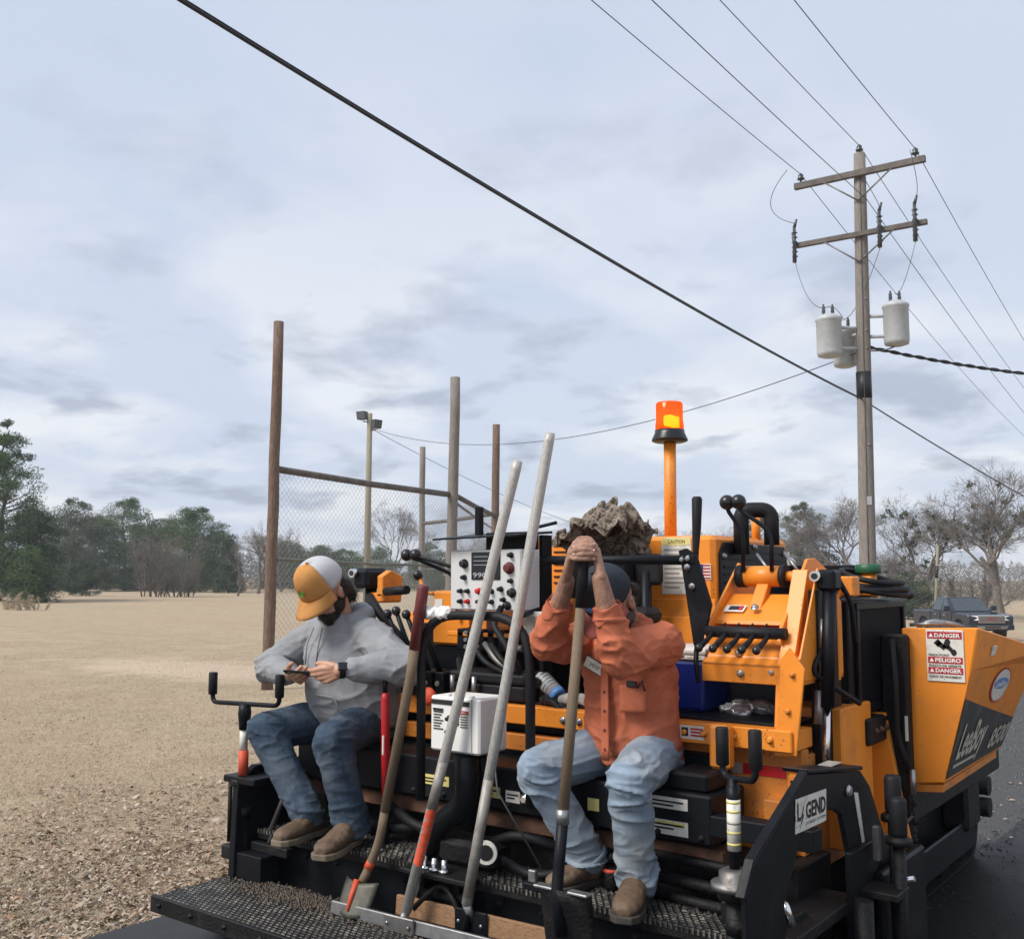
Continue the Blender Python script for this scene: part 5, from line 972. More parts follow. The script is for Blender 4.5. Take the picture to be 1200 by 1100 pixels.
def fabric(name, col, var, weave=260, rough=.9, dirt=None, dlo=.55, dhi=.75, dscale=7, bump=.35): return mat(name, col, rough, var=var, scale=11, bump=bump*.7, bscale=weave, dirt=dirt, dlo=dlo, dhi=dhi, dscale=dscale, spec=.15)
M['skin'] = mat('weathered skin', (.50, .27, .18), .5, var=.12, scale=25, bump=.15, bscale=120); M['skin2'] = mat('tanned skin', (.34, .185, .125), .55, var=.2, scale=25, bump=.25, bscale=110, dirt=(.20, .11, .08), dlo=.5, dhi=.7, dscale=18)
M['nail'] = mat('finger nail', (.60, .40, .32), .35, var=.05)
M['hoodie'] = fabric('grey hooded sweatshirt', (.27, .277, .29), .10, 320, dirt=(.33, .33, .33)); M['denim'] = fabric('dark blue denim', (.043, .066, .098), .35, 300, dirt=(.125, .15, .18), dlo=.45, dhi=.72, dscale=6); M['denim2'] = fabric('light washed denim', (.235, .30, .375), .2, 300, dirt=(.38, .40, .40), dlo=.45, dhi=.72, dscale=5)
M['shirt'] = fabric('rust orange work shirt', (.50, .150, .080), .13, 340, dirt=(.36, .09, .04), dlo=.52, dhi=.78); M['shirt_lt'] = fabric('pale shirt lining', (.56, .30, .20), .1)
M['boot'] = mat('scuffed brown leather', (.115, .072, .042), .65, var=.35, scale=14, bump=.4, bscale=50, dirt=(.22, .165, .11), dlo=.48, dhi=.7, dscale=9); M['sole'] = mat('dusty sole', (.16, .125, .085), .8, var=.3, scale=20); M['sole_dk'] = mat('dark sole', (.05, .042, .034), .8, var=.3, scale=20)
M['hair'] = mat('dark brown hair', (.022, .015, .011), .55, var=.4, scale=60, bump=.8, bscale=150, stretch=(1, 1, .2)); M['greybeard'] = mat('greying beard', (.10, .085, .075), .8, var=.5, scale=70, bump=.8, bscale=170)
M['captan'] = fabric('tan canvas cap', (.50, .24, .078), .15, 300, dirt=(.38, .16, .05)); M['capmesh'] = mat('white cap mesh', (.66, .66, .68), .8, var=.08, bump=.9, bscale=380); M['capdark'] = fabric('faded dark cap', (.035, .042, .052), .25, 300); M['capred'] = fabric('faded red cap bill', (.30, .09, .075), .2, 300)
M['logo'] = mat('green stitching', (.10, .30, .05), .7); M['thread'] = mat('pale stitching', (.42, .38, .30), .8)
def frame(fwd, upish=(0, 0, 1)):
    f_ = V(*fwd).normalized(); r_ = f_.cross(V(*upish)).normalized(); return (r_, f_, r_.cross(f_))      # right, forward, up
def head(mb, c, fr, k=1.0):
    X_, Y_, Z_ = fr; c = V(*c); L3 = lambda x, y, z: c+X_*x*k+Y_*y*k+Z_*z*k
    ell(mb, L3(0, -.012, .022), fr, (.076*k, .096*k, .098*k)); ell(mb, L3(0, .028, -.045), fr, (.060*k, .062*k, .070*k)); ell(mb, L3(0, .055, -.088), fr, (.034*k, .034*k, .026*k))
    chain(mb, [L3(0, .080, .015), L3(0, .098, -.022), L3(0, .092, -.034)], [.009, .013, .013], 10)          # nose
    for s in (-1, 1):
        ell(mb, L3(s*.018, .092, -.034), fr, (.009, .010, .008)); ell(mb, L3(s*.034, .079, .028), fr, (.024, .012, .009)); ell(mb, L3(s*.045, .060, -.018), fr, (.020, .020, .018))
        ell(mb, L3(s*.080, -.008, -.008), fr, (.010, .020, .032)); ell(mb, L3(s*.084, -.012, .008), fr, (.009, .016, .016))
    ell(mb, L3(0, .084, -.060), fr, (.024, .010, .007)); ell(mb, L3(0, .082, -.070), fr, (.020, .010, .007))
    return L3
def eyes(L3, fr, P0):
    for s in (-1, 1): e = MB(); ell(e, L3(s*.032, .076, .010), fr, (.013, .010, .008)); e.build('eye', 'white', P0)
def cap(P0, c, fr, mf, mb_, mbill, size=1.0, split=True):
    X_, Y_, Z_ = fr; c = V(*c); L3 = lambda x, y, z: c+X_*x*size+Y_*y*size+Z_*z*size; n = 40; rows = 10
    def dome(a0, a1, name, m, puff):
        vs = []; k = max(6, int(n*(a1-a0)/6.283))
        for i in range(rows+1):
            t = i/rows; z = .005+.118*math.sin(t*math.pi/2)*1.0; rr = math.cos(t*math.pi/2)**.62
            for j in range(k+1):
                a = a0+(a1-a0)*j/k; fy = .112 if math.sin(a) > 0 else .108; vs.append(L3(.089*rr*math.cos(a), -.008+fy*rr*math.sin(a), z+(.012*math.sin(a)*math.sin(t*math.pi) if puff else 0)))
        fs = [(i*(k+1)+j, i*(k+1)+j+1, (i+1)*(k+1)+j+1, (i+1)*(k+1)+j) for i in range(rows) for j in range(k)]
        o = MB().add(vs, fs, True).build(name, m, P0); s_ = o.modifiers.new('s', 'SOLIDIFY'); s_.thickness = .004; return o
    if split: f_ = dome(R(20), R(160), 'cap_front', mf, 1); dome(R(160), R(380), 'cap_mesh', mb_, 1)
    else: f_ = dome(0, R(360), 'cap', mf, 1)
    vs = []; nb = 16
    for i in range(6):
        t = i/5
        for j in range(nb+1):
            a = R(22)+R(136)*j/nb; ext = .075*t*math.sin((a-R(22))/R(136)*math.pi)**.55; vs.append(L3(.090*math.cos(a)*(1+.06*t), -.008+.112*math.sin(a)+ext, .012-.006*t-.030*t*abs(math.cos(a))**1.5-.018*t))
    b_ = MB().add(vs, [(i*(nb+1)+j, i*(nb+1)+j+1, (i+1)*(nb+1)+j+1, (i+1)*(nb+1)+j) for i in range(5) for j in range(nb)], True).build('cap_bill', mbill, P0); s_ = b_.modifiers.new('s', 'SOLIDIFY'); s_.thickness = .004
    MB().ball(L3(0, -.005, .127), .008, (1, 1, .6), 10, 6).build('cap_button', mf, P0); return L3, f_
def boot(P0, heel, toe, ank, m='boot', ms='sole', w_=.048):
    heel, toe, ank = V(*heel), V(*toe), V(*ank); e = toe-heel; L_ = e.length; e.normalize(); sd_ = e.cross(V(0, 0, 1)).normalized(); up = sd_.cross(e); mb = MB(); secs = []
    for t, a, h in ((-.06, .030, .050), (.0, .037, .075), (.15, .040, .085), (.38, .042, .075), (.6, .047, .055), (.8, .048, .046), (.95, .040, .040), (1.04, .022, .028)): secs.append((heel+e*L_*t+up*(.022+h*.5), a*w_/.048, h*.62, sd_, up))
    loft(mb, secs, 18); chain(mb, [heel+e*L_*.16+up*.07, ank+V(0, 0, -.02), ank+V(0, 0, .05)], [.046, .052, .056], 14)
    b_ = remesh('boot', mb, .006, m, P0, 3, lambda p: .0022*ridge(p, (30, 30, 40)))
    out_ = []
    for t, a in ((-.10, .020), (-.05, .036), (.1, .042), (.35, .041), (.6, .052), (.8, .054), (.97, .046), (1.07, .026)): out_.append((heel+e*L_*t, a*w_/.048))
    pts = [p+sd_*a for p, a in out_]+[p-sd_*a for p, a in out_[::-1]]; MB().prism(pts, up*.026).build('sole', ms, b_, .005, 2); return b_
def hand(mb, W, fd, side, pn, curl, r=1.0, thumb=(.6, .7, .35), spread=.0, tips=None):
    """palm and five fingers: W wrist, fd along the fingers, side towards the thumb, pn the way the palm faces"""
    W, fd, side, pn = V(*W), V(*fd).normalized(), V(*side).normalized(), V(*pn).normalized(); side = (side-fd*side.dot(fd)).normalized(); pn = (pn-fd*pn.dot(fd)-side*pn.dot(side)).normalized()
    for k, (off, ln, rr) in enumerate(((.030, .092, .0095), (.010, .100, .0098), (-.011, .094, .0093), (-.030, .076, .0082))):
        kn = W+fd*(.088-.006*abs(k-1))+side*off; chain(mb, [W+side*off*.55+fd*.005, kn], [.017, .0125], 12); d = fd+side*spread*(1.5-k)*.12; p = kn; pts = [p]; a = 0; c = curl[k]
        for q, f_ in enumerate((.46, .30, .24)):
            a += c*(.9, 1.1, .7)[q]; p = p+(d.normalized()*math.cos(a)+pn*math.sin(a))*ln*f_; pts.append(p)
        chain(mb, pts, [rr*1.12*r, rr*r, rr*.93*r, rr*.80*r], 12)
        if tips is not None: tips.append((pts[-1], (pts[-1]-pts[-2]).normalized(), pts[-1]-pts[-2]))
    t0 = W+fd*.022+side*.026; td = (side*thumb[0]+fd*thumb[1]+pn*thumb[2]).normalized(); chain(mb, [t0, t0+td*.045, t0+td*.045+(td*.8+fd*.5+pn*.2).normalized()*.034, t0+td*.045+(td*.6+fd*.7+pn*.3).normalized()*.060], [.017, .0135, .0118, .0095], 12)
AX_, AY_ = (1, 0, 0), (0, 1, 0)
def strands(name, o, n, ln, wd, down, m, parent, seed, lift=.4):
    """hair combed over a base surface: thin tapering strands rooted on its vertices"""
    g = np.random.default_rng(seed); me = o.data; nv = len(me.vertices); c = np.empty(nv*3, np.float32); nn = np.empty(nv*3, np.float32); me.vertices.foreach_get('co', c); me.vertices.foreach_get('normal', nn); c = c.reshape(-1, 3); nn = nn.reshape(-1, 3)
    i = g.integers(0, nv, n); D = np.array(down)[None]+g.normal(0, .35, (n, 3)); D -= nn[i]*(D*nn[i]).sum(1, keepdims=True); D += nn[i]*lift*g.random((n, 1)); D /= np.linalg.norm(D, axis=1, keepdims=True); L_ = ln*g.uniform(.5, 1.2, n)
    sd_ = np.cross(D, nn[i]); sd_ /= np.linalg.norm(sd_, axis=1, keepdims=True)+1e-6
    return quads(name, c[i]+D*L_[:, None]*.8+nn[i]*.001, D*L_[:, None], sd_*wd, m, g.random(n), parent)
M['strand_dk'] = tintmat('dark hair strands', [(0, (.010, .007, .005)), (.6, (.030, .020, .014)), (1, (.060, .042, .030))], .5); M['strand_gy'] = tintmat('greying strands', [(0, (.03, .025, .02)), (.6, (.10, .085, .075)), (1, (.26, .24, .22))], .6)

# ---- the man in the grey hoodie
def man_grey():
    sR, sL = V(-1.25, .42, 1.315), V(-.83, .39, 1.315); eR, eL = V(-1.395, .25, 1.165), V(-.545, .30, 1.20); wR, wL = V(-1.065, .105, 1.15), V(-.715, .075, 1.195)
    hR, hL = V(-1.10, .50, .925), V(-.91, .48, .925); kR, kL = V(-1.215, .085, .895), V(-.745, .07, .895); aR, aL = V(-.965, .125, .555), V(-.70, .14, .545)
    hc = V(-1.025, .265, 1.525); fr = frame((.06, -.70, -.71)); mb = MB(); L3 = head(mb, hc, fr, 1.04)
    chain(mb, [L3(0, -.03, -.06), (-1.045, .385, 1.39), (-1.04, .42, 1.22), (-1.0, .48, 1.0)], [.058, .062, .10, .12]); 
    for s_, e_, w_ in ((sR, eR, wR), (sL, eL, wL)): chain(mb, [(-1.04, .40, 1.33), s_, e_, w_], [.08, .055, .045, .028])
    for h_, k_, a_ in ((hR, kR, aR), (hL, kL, aL)): chain(mb, [(-1.0, .48, .97), h_, k_, a_], [.11, .08, .06, .045])
    hand(mb, wL, V(-.93, .020, 1.135)-wL, (-.35, -.35, .85), (-.15, .75, -.4), [.22, .28, .34, .40], 1.16, (.35, .9, .25))
    hand(mb, wR, V(-.905, .02, 1.140)-wR, (-.25, -.75, .55), (.1, .45, .85), [.40, .45, .5, .55], 1.16, (.5, .8, .45))
    man = remesh('person', mb, .0042, 'skin', None, 2); tag(man, 'man in grey hoodie and tan cap seated on the paver looking at a phone', 'person')
    J = [(eR, .2, .9), (eL, .2, .9), (sR, .17, .5), (sL, .17, .5), (wL, .12, .6), (wR, .12, .6), (V(-1.0, .35, .95), .2, .6)]
    t = MB(); loft(t, [((-.995, .47, .895), .215, .185, AX_, AY_), ((-.995, .455, .95), .243, .215, AX_, AY_), ((-1.0, .435, 1.04), .242, .222, AX_, AY_), ((-1.01, .42, 1.14), .233, .210, AX_, AY_), ((-1.03, .41, 1.24), .225, .180, AX_, AY_), ((-1.04, .405, 1.32), .20, .135, AX_, AY_), ((-1.045, .40, 1.375), .135, .105, AX_, AY_), ((-1.045, .38, 1.42), .085, .085, AX_, AY_)])
    chain(t, [(-1.15, .41, 1.33), sR, sR.lerp(eR, .5), eR, eR.lerp(wR, .5), eR.lerp(wR, .82), eR.lerp(wR, .95)], [.085, .085, .080, .075, .066, .056, .044]); chain(t, [(-.93, .40, 1.33), sL, sL.lerp(eL, .5)+V(0, 0, -.01), eL, eL.lerp(wL, .5), eL.lerp(wL, .74), eL.lerp(wL, .82)], [.085, .090, .088, .084, .070, .057, .046])
    chain(t, [(-1.13, .36, 1.40), (-1.13, .46, 1.415), (-1.04, .51, 1.43), (-.95, .46, 1.42), (-.95, .36, 1.39)], [.035, .042, .048, .042, .034])          # hood lying on the shoulders
    hd = remesh('hoodie', t, .0065, 'hoodie', man, 3, folds(.014, (6, 6, 12), J))
    for s_ in (-.03, .03): MB().tube([(-1.06+s_, .255, 1.36), (-1.07+s_*1.3, .232, 1.28), (-1.07+s_*1.2, .222, 1.19)], .0035, 6).build('drawstring', 'hoodie', hd)
    MB().tube([(-1.02, .205, 1.06), (-.90, .215, 1.055), (-.86, .225, .96)], .004, 6).build('pocket_seam', 'hoodie', hd)
    j = MB(); loft(j, [((-1.0, .50, .845), .19, .15, AX_, AY_), ((-1.0, .49, .90), .205, .17, AX_, AY_), ((-1.0, .48, .96), .195, .165, AX_, AY_)])
    for h_, k_, a_ in ((hR, kR, aR), (hL, kL, aL)): chain(j, [h_, h_.lerp(k_, .5), k_, k_.lerp(a_, .4), k_.lerp(a_, .75), a_], [.105, .100, .088, .078, .074, .078], 18)
    remesh('jeans', j, .0065, 'denim', man, 3, folds(.012, (6, 6, 15), [(kR, .16, .8), (kL, .16, .8), (aR, .14, 1.2), (aL, .14, 1.2), (hR, .2, .4), (hL, .2, .4)]))
    boot(man, (-.955, .20, .456), (-.925, -.065, .456), (-.962, .135, .53), w_=.052); boot(man, (-.715, .17, .456), (-.615, -.105, .456), (-.70, .145, .52), w_=.054)
    L4, f_ = cap(man, L3(0, .0, .040), fr, 'captan', 'capmesh', 'captan', 1.14)
    em = MB()
    for x, z, w2, h2 in ((0, .060, .013, .006), (.008, .067, .006, .010), (-.010, .066, .010, .004), (.0, .052, .016, .003)):
        yy = .112*math.sqrt(max(.05, 1-(z/.135)**2))+.006; em.add([L4(x-w2, yy, z-h2), L4(x+w2, yy, z-h2), L4(x+w2*.6, yy-.003, z+h2), L4(x-w2*.6, yy-.003, z+h2)], [(0, 1, 2, 3)])
    em.build('cap_emblem', 'logo', man, stuff=True)
    h = MB()
    for x, y, z, r_ in ((0, -.075, -.02, .046), (.045, -.055, -.02, .044), (-.045, -.055, -.02, .044), (.025, -.085, -.06, .040), (-.025, -.085, -.06, .040), (.0, -.085, -.085, .040), (.064, -.030, -.015, .026), (-.064, -.030, -.015, .026), (.035, -.085, -.10, .036), (-.03, -.085, -.10, .034), (.062, -.045, -.045, .028), (.070, .005, -.02, .016), (.066, .012, -.045, .018), (.060, -.06, -.075, .03)): h.ball(L3(x, y, z), r_)
    hh_ = remesh('hair', h, .005, 'hair', man, 6, lambda p: .004*noise.noise((p[0]*55, p[1]*55, p[2]*18))); strands('hair_strands', hh_, 2600, .020, .0011, (.15, .25, -1), 'strand_dk', hh_, 1)
    b = MB(); ell(b, L3(0, .045, -.080), fr, (.058, .055, .046)); ell(b, L3(.052, .012, -.055), fr, (.022, .040, .045)); ell(b, L3(-.052, .012, -.055), fr, (.022, .040, .045)); ell(b, L3(0, .088, -.052), fr, (.030, .008, .006)); ell(b, L3(0, .06, -.125), fr, (.036, .03, .032))
    bb_ = remesh('beard', b, .005, 'hair', man, 6, lambda p: .003*noise.noise((p[0]*70, p[1]*70, p[2]*30))); strands('beard_strands', bb_, 2200, .010, .0009, (-.1, -.2, -1), 'strand_dk', bb_, 2); eyes(L3, fr, man)
    wd = (wL-eL).normalized(); fw = frame(wd, (0, -.6, .8)); wc = wL-wd*.008; wt = MB().lathe(wc-wd*.013, [(.033, 0), (.035, .002), (.035, .024), (.033, .026)], 18, wd).build('watch_strap', 'rubber', man)
    nd = V(.25, -.85, .45).normalized(); nd = (nd-wd*nd.dot(wd)).normalized(); MB().obox(wc+nd*.037, wd, nd.cross(wd), nd, .022, .019, .006).build('watch_face', 'screen', wt, .004, 2)
    ph = MB().obox((-.945, .045, 1.172), (-.80, -.45, .05), (.25, -.45, .20), (.1, .35, .9), .064, .033, .0045).build('mobile_phone', 'screen', None, .004, 2); tag(ph, 'dark phone held in the hands of the man in grey', 'phone')
man_grey()

# ---- the man in the orange shirt
def man_orange():
    sR, sL = V(.365, .41, 1.345), V(.685, .385, 1.345); eR, eL = V(.350, .12, 1.345), V(.672, .10, 1.315); wR, wL = V(.503, .03, 1.583), V(.647, .025, 1.592)
    hR, hL = V(.41, .50, .935), V(.60, .50, .935); kR, kL = V(.325, .09, .885), V(.722, .085, .890); aR, aL = V(.425, .27, .565), V(.678, .205, .555)
    hc = V(.548, .262, 1.500); fr = frame((-.02, -.64, -.77)); mb = MB(); L3 = head(mb, hc, fr)
    chain(mb, [L3(0, -.03, -.06), (.53, .385, 1.40), (.52, .44, 1.22), (.51, .49, 1.0)], [.055, .058, .09, .11])
    for s_, e_, w_ in ((sR, eR, wR), (sL, eL, wL)): chain(mb, [(.53, .40, 1.34), s_, e_, e_.lerp(w_, .35), e_.lerp(w_, .8), w_], [.08, .05, .043, .044, .033, .029])
    for h_, k_, a_ in ((hR, kR, aR), (hL, kL, aL)): chain(mb, [(.51, .49, .97), h_, k_, a_], [.10, .075, .055, .04])
    C = V(.590, .012, 1.668); tc_ = V(.52, -.86, .0).normalized(); tips = []; up_ = V(0, 0, 1)
    for hand_, W, s0 in ((0, wR, -1), (1, wL, 1)):
        for i in range(4):
            ph_ = R(-14+36*i+(18 if hand_ else 0)); rad_ = tc_*math.cos(ph_)+up_*math.sin(ph_); q = C+rad_*.024+up_*.004
            kn = q+VR*.046*s0-rad_*.004; k2 = q+VR*.028*s0+rad_*.026; k3 = q-VR*.006*s0+rad_*.031; k4 = q-VR*.032*s0+rad_*.020
            chain(mb, [W+VR*.004*s0+up_*.006+tc_*(.012-.009*i), kn], [.020, .0130], 12); chain(mb, [kn, k2, k3, k4], [.0112, .0098, .0092, .0078] if i else [.0100, .0088, .0082, .0070], 12); tips.append((k4, s0, rad_))
        th = C+up_*.062-tc_*.030+VR*.020*s0; chain(mb, [W-tc_*.014+up_*.02, th-up_*.022+VR*.016*s0, th, th-VR*.030*s0+up_*.006], [.018, .0135, .0118, .0092], 12)
    man = remesh('person', mb, .0032, 'skin2', None, 1); tag(man, 'man in rust orange shirt and light jeans resting his clasped hands on a spade', 'person')
    for p, s0, rd in tips: e = MB(); ell(e, p+rd*.0062-VR*.003*s0, (VR, rd, VR.cross(rd)), (.0058, .0020, .0046)); e.build('finger_nail', 'nail', man)
    J = [(eR, .2, .9), (eL, .22, 1.0), (sR, .17, .5), (sL, .2, .7), (V(.5, .35, .95), .2, .5)]
    t = MB(); loft(t, [((.51, .475, .895), .195, .165, AX_, AY_), ((.51, .465, .96), .200, .175, AX_, AY_), ((.515, .455, 1.06), .190, .170, AX_, AY_), ((.52, .44, 1.16), .190, .160, AX_, AY_), ((.525, .42, 1.25), .195, .148, AX_, AY_), ((.528, .405, 1.325), .185, .125, AX_, AY_), ((.53, .395, 1.38), .125, .098, AX_, AY_), ((.53, .38, 1.425), .078, .078, AX_, AY_)])
    for s_, e_, w_ in ((sR, eR, wR), (sL, eL, wL)): chain(t, [V(.53, .40, 1.33).lerp(s_, .6), s_, s_.lerp(e_, .5), e_, e_.lerp(w_, .30), e_.lerp(w_, .52)], [.085, .083, .075, .068, .060, .052])
    chain(t, [(.45, .335, 1.40), (.44, .41, 1.425), (.53, .465, 1.44), (.62, .41, 1.425), (.61, .335, 1.40)], [.016, .020, .022, .020, .016], 10)
    sh = remesh('shirt', t, .006, 'shirt', man, 2, folds(.014, (7, 7, 13), J))
    for e_, w_ in ((eR, wR), (eL, wL)):     # open cuffs
        a = e_.lerp(w_, .46); b_ = e_.lerp(w_, .66); d = (b_-a).normalized(); cu = MB().lathe(a, [(.055, 0), (.053, .02), (.050, (b_-a).length*.6), (.054, (b_-a).length)], 22, d); g = random.Random(2)
        cu.f = [q for q in cu.f if len(q) == 4]; cu.sm = [True]*len(cu.f)
        cu.v = [tuple(V(*p)+V(g.gauss(0, .002), g.gauss(0, .002), .010*math.sin(i*1.1))) for i, p in enumerate(cu.v)]; o = cu.build('cuff', 'shirt', sh); s_ = o.modifiers.new('s', 'SOLIDIFY'); s_.thickness = .004; s2 = o.modifiers.new('u', 'SUBSURF'); s2.levels = 1; s2.render_levels = 1
    def front(x, z):     # a point on the front of the shirt
        dy = .150*math.sqrt(max(.02, 1-((x-.52)/.20)**2)); return V(x, .437-dy-.020, z)
    pk = MB(); 
    for x0, x1, z0, z1, nm, m_ in ((.575, .665, 1.10, 1.20, 'chest_pocket', 'shirt'), (.50, .532, .92, 1.26, 'button_placket', 'shirt')):
        mb2 = MB(); a = []; n1_, n2_ = 6, 8
        for i in range(n1_+1):
            for j_ in range(n2_+1): a.append(front(x0+(x1-x0)*i/n1_, z0+(z1-z0)*j_/n2_)+V(0, -.006, 0))
        mb2.add(a, [(i*(n2_+1)+j_, (i+1)*(n2_+1)+j_, (i+1)*(n2_+1)+j_+1, i*(n2_+1)+j_+1) for i in range(n1_) for j_ in range(n2_)], True); o = mb2.build(nm, m_, sh); s_ = o.modifiers.new('s', 'SOLIDIFY'); s_.thickness = .006
    for z in (.96, 1.03, 1.10, 1.17): MB().lathe(front(.516, z)+V(0, -.010, 0), [(.006, 0), (.006, .004)], 10, (0, -1, 0)).build('button', 'maroon', sh)
    MB().tube([front(.64, 1.19)+V(0, -.010, 0), front(.655, 1.215)+V(0, -.012, 0), front(.665, 1.18)+V(0, -.014, 0)], .004, 6).build('pen_clip', 'ink', sh); MB().obox(front(.62, 1.20)+V(0, -.010, .004), (1, 0, 0), (0, 1, 0), (0, 0, 1), .020, .006, .012).build('glasses_case', 'ink', sh, .003)
    c = front(.475, 1.262)+V(0, -.012, .0); fx = V(.86, .05, -.42).normalized(); fz = V(.30, .0, .95); fz = (fz-fx*fz.dot(fx)).normalized(); fy = fx.cross(fz); nb_ = MB().obox(c, fx, fy, fz, .050, .003, .024).build('name_patch', 'ink', sh, .002); MB().obox(c+(fy if fy.y < 0 else -fy)*.0025, fx, fy, fz, .046, .002, .020).build('patch_field', 'sticker', nb_, 0)
    text('lettering', 'Will', c+(fy if fy.y < 0 else -fy)*.0046-fx*.022-fz*.008, fx, fz, .018, 'ink', nb_, .044, .0004, .35)
    j = MB(); loft(j, [((.51, .50, .845), .175, .14, AX_, AY_), ((.51, .50, .90), .19, .155, AX_, AY_), ((.51, .49, .96), .18, .15, AX_, AY_)])
    for h_, k_, a_ in ((hR, kR, aR), (hL, kL, aL)): chain(j, [h_, h_.lerp(k_, .5), k_, k_.lerp(a_, .4), k_.lerp(a_, .75), a_+V(0, 0, -.01)], [.098, .093, .082, .073, .070, .072], 18)
    remesh('jeans', j, .006, 'denim2', man, 2, folds(.014, (6, 6, 15), [(kR, .17, .9), (kL, .17, .9), (aR, .15, 1.2), (aL, .15, 1.2), (hR, .2, .5), (hL, .2, .5)]))
    for a_, k_ in ((aR, kR), (aL, kL)):
        d = (a_-k_).normalized(); MB().lathe(a_-d*.0, [(.071, 0), (.0735, .004), (.0735, .018), (.070, .022)], 22, d).build('jeans_hem', 'denim2', man)
    boot(man, (.44, .325, .456), (.378, .10, .456), (.427, .28, .535), ms='sole_dk', w_=.050); boot(man, (.665, .235, .456), (.755, -.015, .456), (.682, .20, .53), ms='sole_dk', w_=.052)
    L4, f_ = cap(man, L3(0, 0, .038), fr, 'capdark', 'capdark', 'capred', 1.03, False)
    em = MB(); ell(em, L4(0, .106, .052), fr, (.020, .004, .014)); em.build('cap_emblem', 'bluelight', man)
    h = MB()
    for x, y, z, r_ in ((.066, -.03, -.02, .022), (-.066, -.03, -.02, .022), (.04, -.085, -.03, .032), (-.04, -.085, -.03, .032), (0, -.09, -.04, .034)): h.ball(L3(x, y, z), r_)
    hh_ = remesh('hair', h, .005, 'hair', man, 6); strands('hair_strands', hh_, 1500, .014, .0011, (0, .2, -1), 'strand_dk', hh_, 3)
    b = MB(); ell(b, L3(0, .048, -.078), fr, (.054, .050, .042)); ell(b, L3(.050, .012, -.055), fr, (.020, .036, .042)); ell(b, L3(-.05, .012, -.055), fr, (.020, .036, .042)); ell(b, L3(0, .088, -.052), fr, (.030, .008, .006))
    bb_ = remesh('beard', b, .005, 'greybeard', man, 5); strands('beard_strands', bb_, 1800, .008, .0009, (-.1, -.2, -1), 'strand_gy', bb_, 4); eyes(L3, fr, man)
man_orange()

# ================================================================ tools
def spade():
    t = thing('spade', 'long handled spade with a dark grip, upright under the clasped hands', 'spade', (.56, -.08, .25))
    top, a, b_, c = V(.589, .010, 1.672), V(.581, .001, 1.49), V(.545, -.065, .775), V(.540, -.085, .60)
    MB().tube([top, top.lerp(a, .05), a], [.016, .0205, .0205], 14).build('grip', 'rubber', t); MB().tube([a, a.lerp(b_, .5), b_], [.0185, .0195, .0195], 14).build('handle', 'wood', t); MB().tube([b_+V(0, 0, .03), b_-V(0, 0, .02)], .0225, 14).build('ferrule', 'steel', t)
    MB().tube(bend([b_, c, V(.545, -.105, .53), V(.560, -.100, .40)]), .0205, 12).build('socket', 'black', t)
    vs = []; n_ = 10
    for i in range(9):
        f_ = i/8
        for j in range(n_+1):
            u = j/n_*2-1; vs.append((.560+u*.108*(1-.06*f_), -.105+.028*(u*u)+.05*f_-.018*math.exp(-u*u*18)*(1-f_), .545-.29*f_+(.0 if i else .006*(1-abs(u)))))
    o = MB().add(vs, [(i*(n_+1)+j, i*(n_+1)+j+1, (i+1)*(n_+1)+j+1, (i+1)*(n_+1)+j) for i in range(8) for j in range(n_)], True).build('blade', 'tar', t); o.modifiers.new('s', 'SOLIDIFY').thickness = .004
    for x in (.49, .625): MB().box(x-.042, x+.042, -.108, -.068, .540, .550).build('foot_tread', 'steel', t, .003)
spade()
def lute(label, top, bot, head, mh, paint=False):
    top, bot = V(*top), V(*bot); t = thing('asphalt_lute', label, 'lute', (bot.x, bot.y, .25)); MB().tube([top, top.lerp(bot, .02), top.lerp(bot, .5), bot], [.0185, .0205, .0205, .0205], 16).build('handle', 'alu', t)
    if paint:
        a, b_ = top.lerp(bot, .78), top.lerp(bot, .90); g = random.Random(4)
        for k_ in range(5):
            p = a.lerp(b_, .06+.2*k_); h_ = .055; an0 = g.uniform(-2.6, -2.0); vs = []; ex = (b_-a).normalized(); v_ = V(-.55, .83, 0); v_ = (v_-ex*v_.dot(ex)).normalized(); u_ = ex.cross(v_)
            for i in range(5):
                for j in range(9): an = an0+j*.28+(.2*math.sin(i*2+k_)); vs.append(p+ex*(h_*(i/4-.5)*(1-.5*abs(j-4)/4))+(u_*math.cos(an)+v_*math.sin(an))*.0209)
            MB().add(vs, [(i*9+j, i*9+j+1, (i+1)*9+j+1, (i+1)*9+j) for i in range(4) for j in range(8)], True).build('paint_mark', 'redorange', t)
        a, b_ = top.lerp(bot, .67), top.lerp(bot, .775); MB().tube([a, b_], .0207, 16).build('scuffed_band', 'alu_dirty', t)
    else: MB().tube([top.lerp(bot, .74), top.lerp(bot, .985)], .0208, 16).build('scuffed_band', 'alu_dirty', t)
    ax, (hx0, hx1), z0, hh, yy = (1, .05, 0), head[0], head[1], head[2], head[3]
    b1 = MB().hexa([(hx0, yy, z0), (hx1, yy+.05*(hx1-hx0), z0), (hx1, yy+.02+.05*(hx1-hx0), z0), (hx0, yy+.02, z0)], [(hx0, yy+.006, z0+hh), (hx1, yy+.006+.05*(hx1-hx0), z0+hh), (hx1, yy+.022+.05*(hx1-hx0), z0+hh), (hx0, yy+.022, z0+hh)]).build('head', mh, t, .003)
    c = V(bot.x, yy+.05*(bot.x-hx0)-.004, z0+hh*.5); MB().obox(c, (1, .05, 0), (0, 1, 0), (0, 0, 1), .075, .006, hh*.62).build('bracket', 'steel' if mh != 'board' else 'black', t, .003)
    for s in (-.055, .055): MB().lathe(c+V(s, -.006, 0), [(.008, 0), (.007, .006), (.003, .008)], 8, (0, -1, 0)).build('bolt', 'steel', t)
    MB().tube([bot, c+V(0, .01, 0)], [.0185, .012], 12).build('neck', 'steel', t)
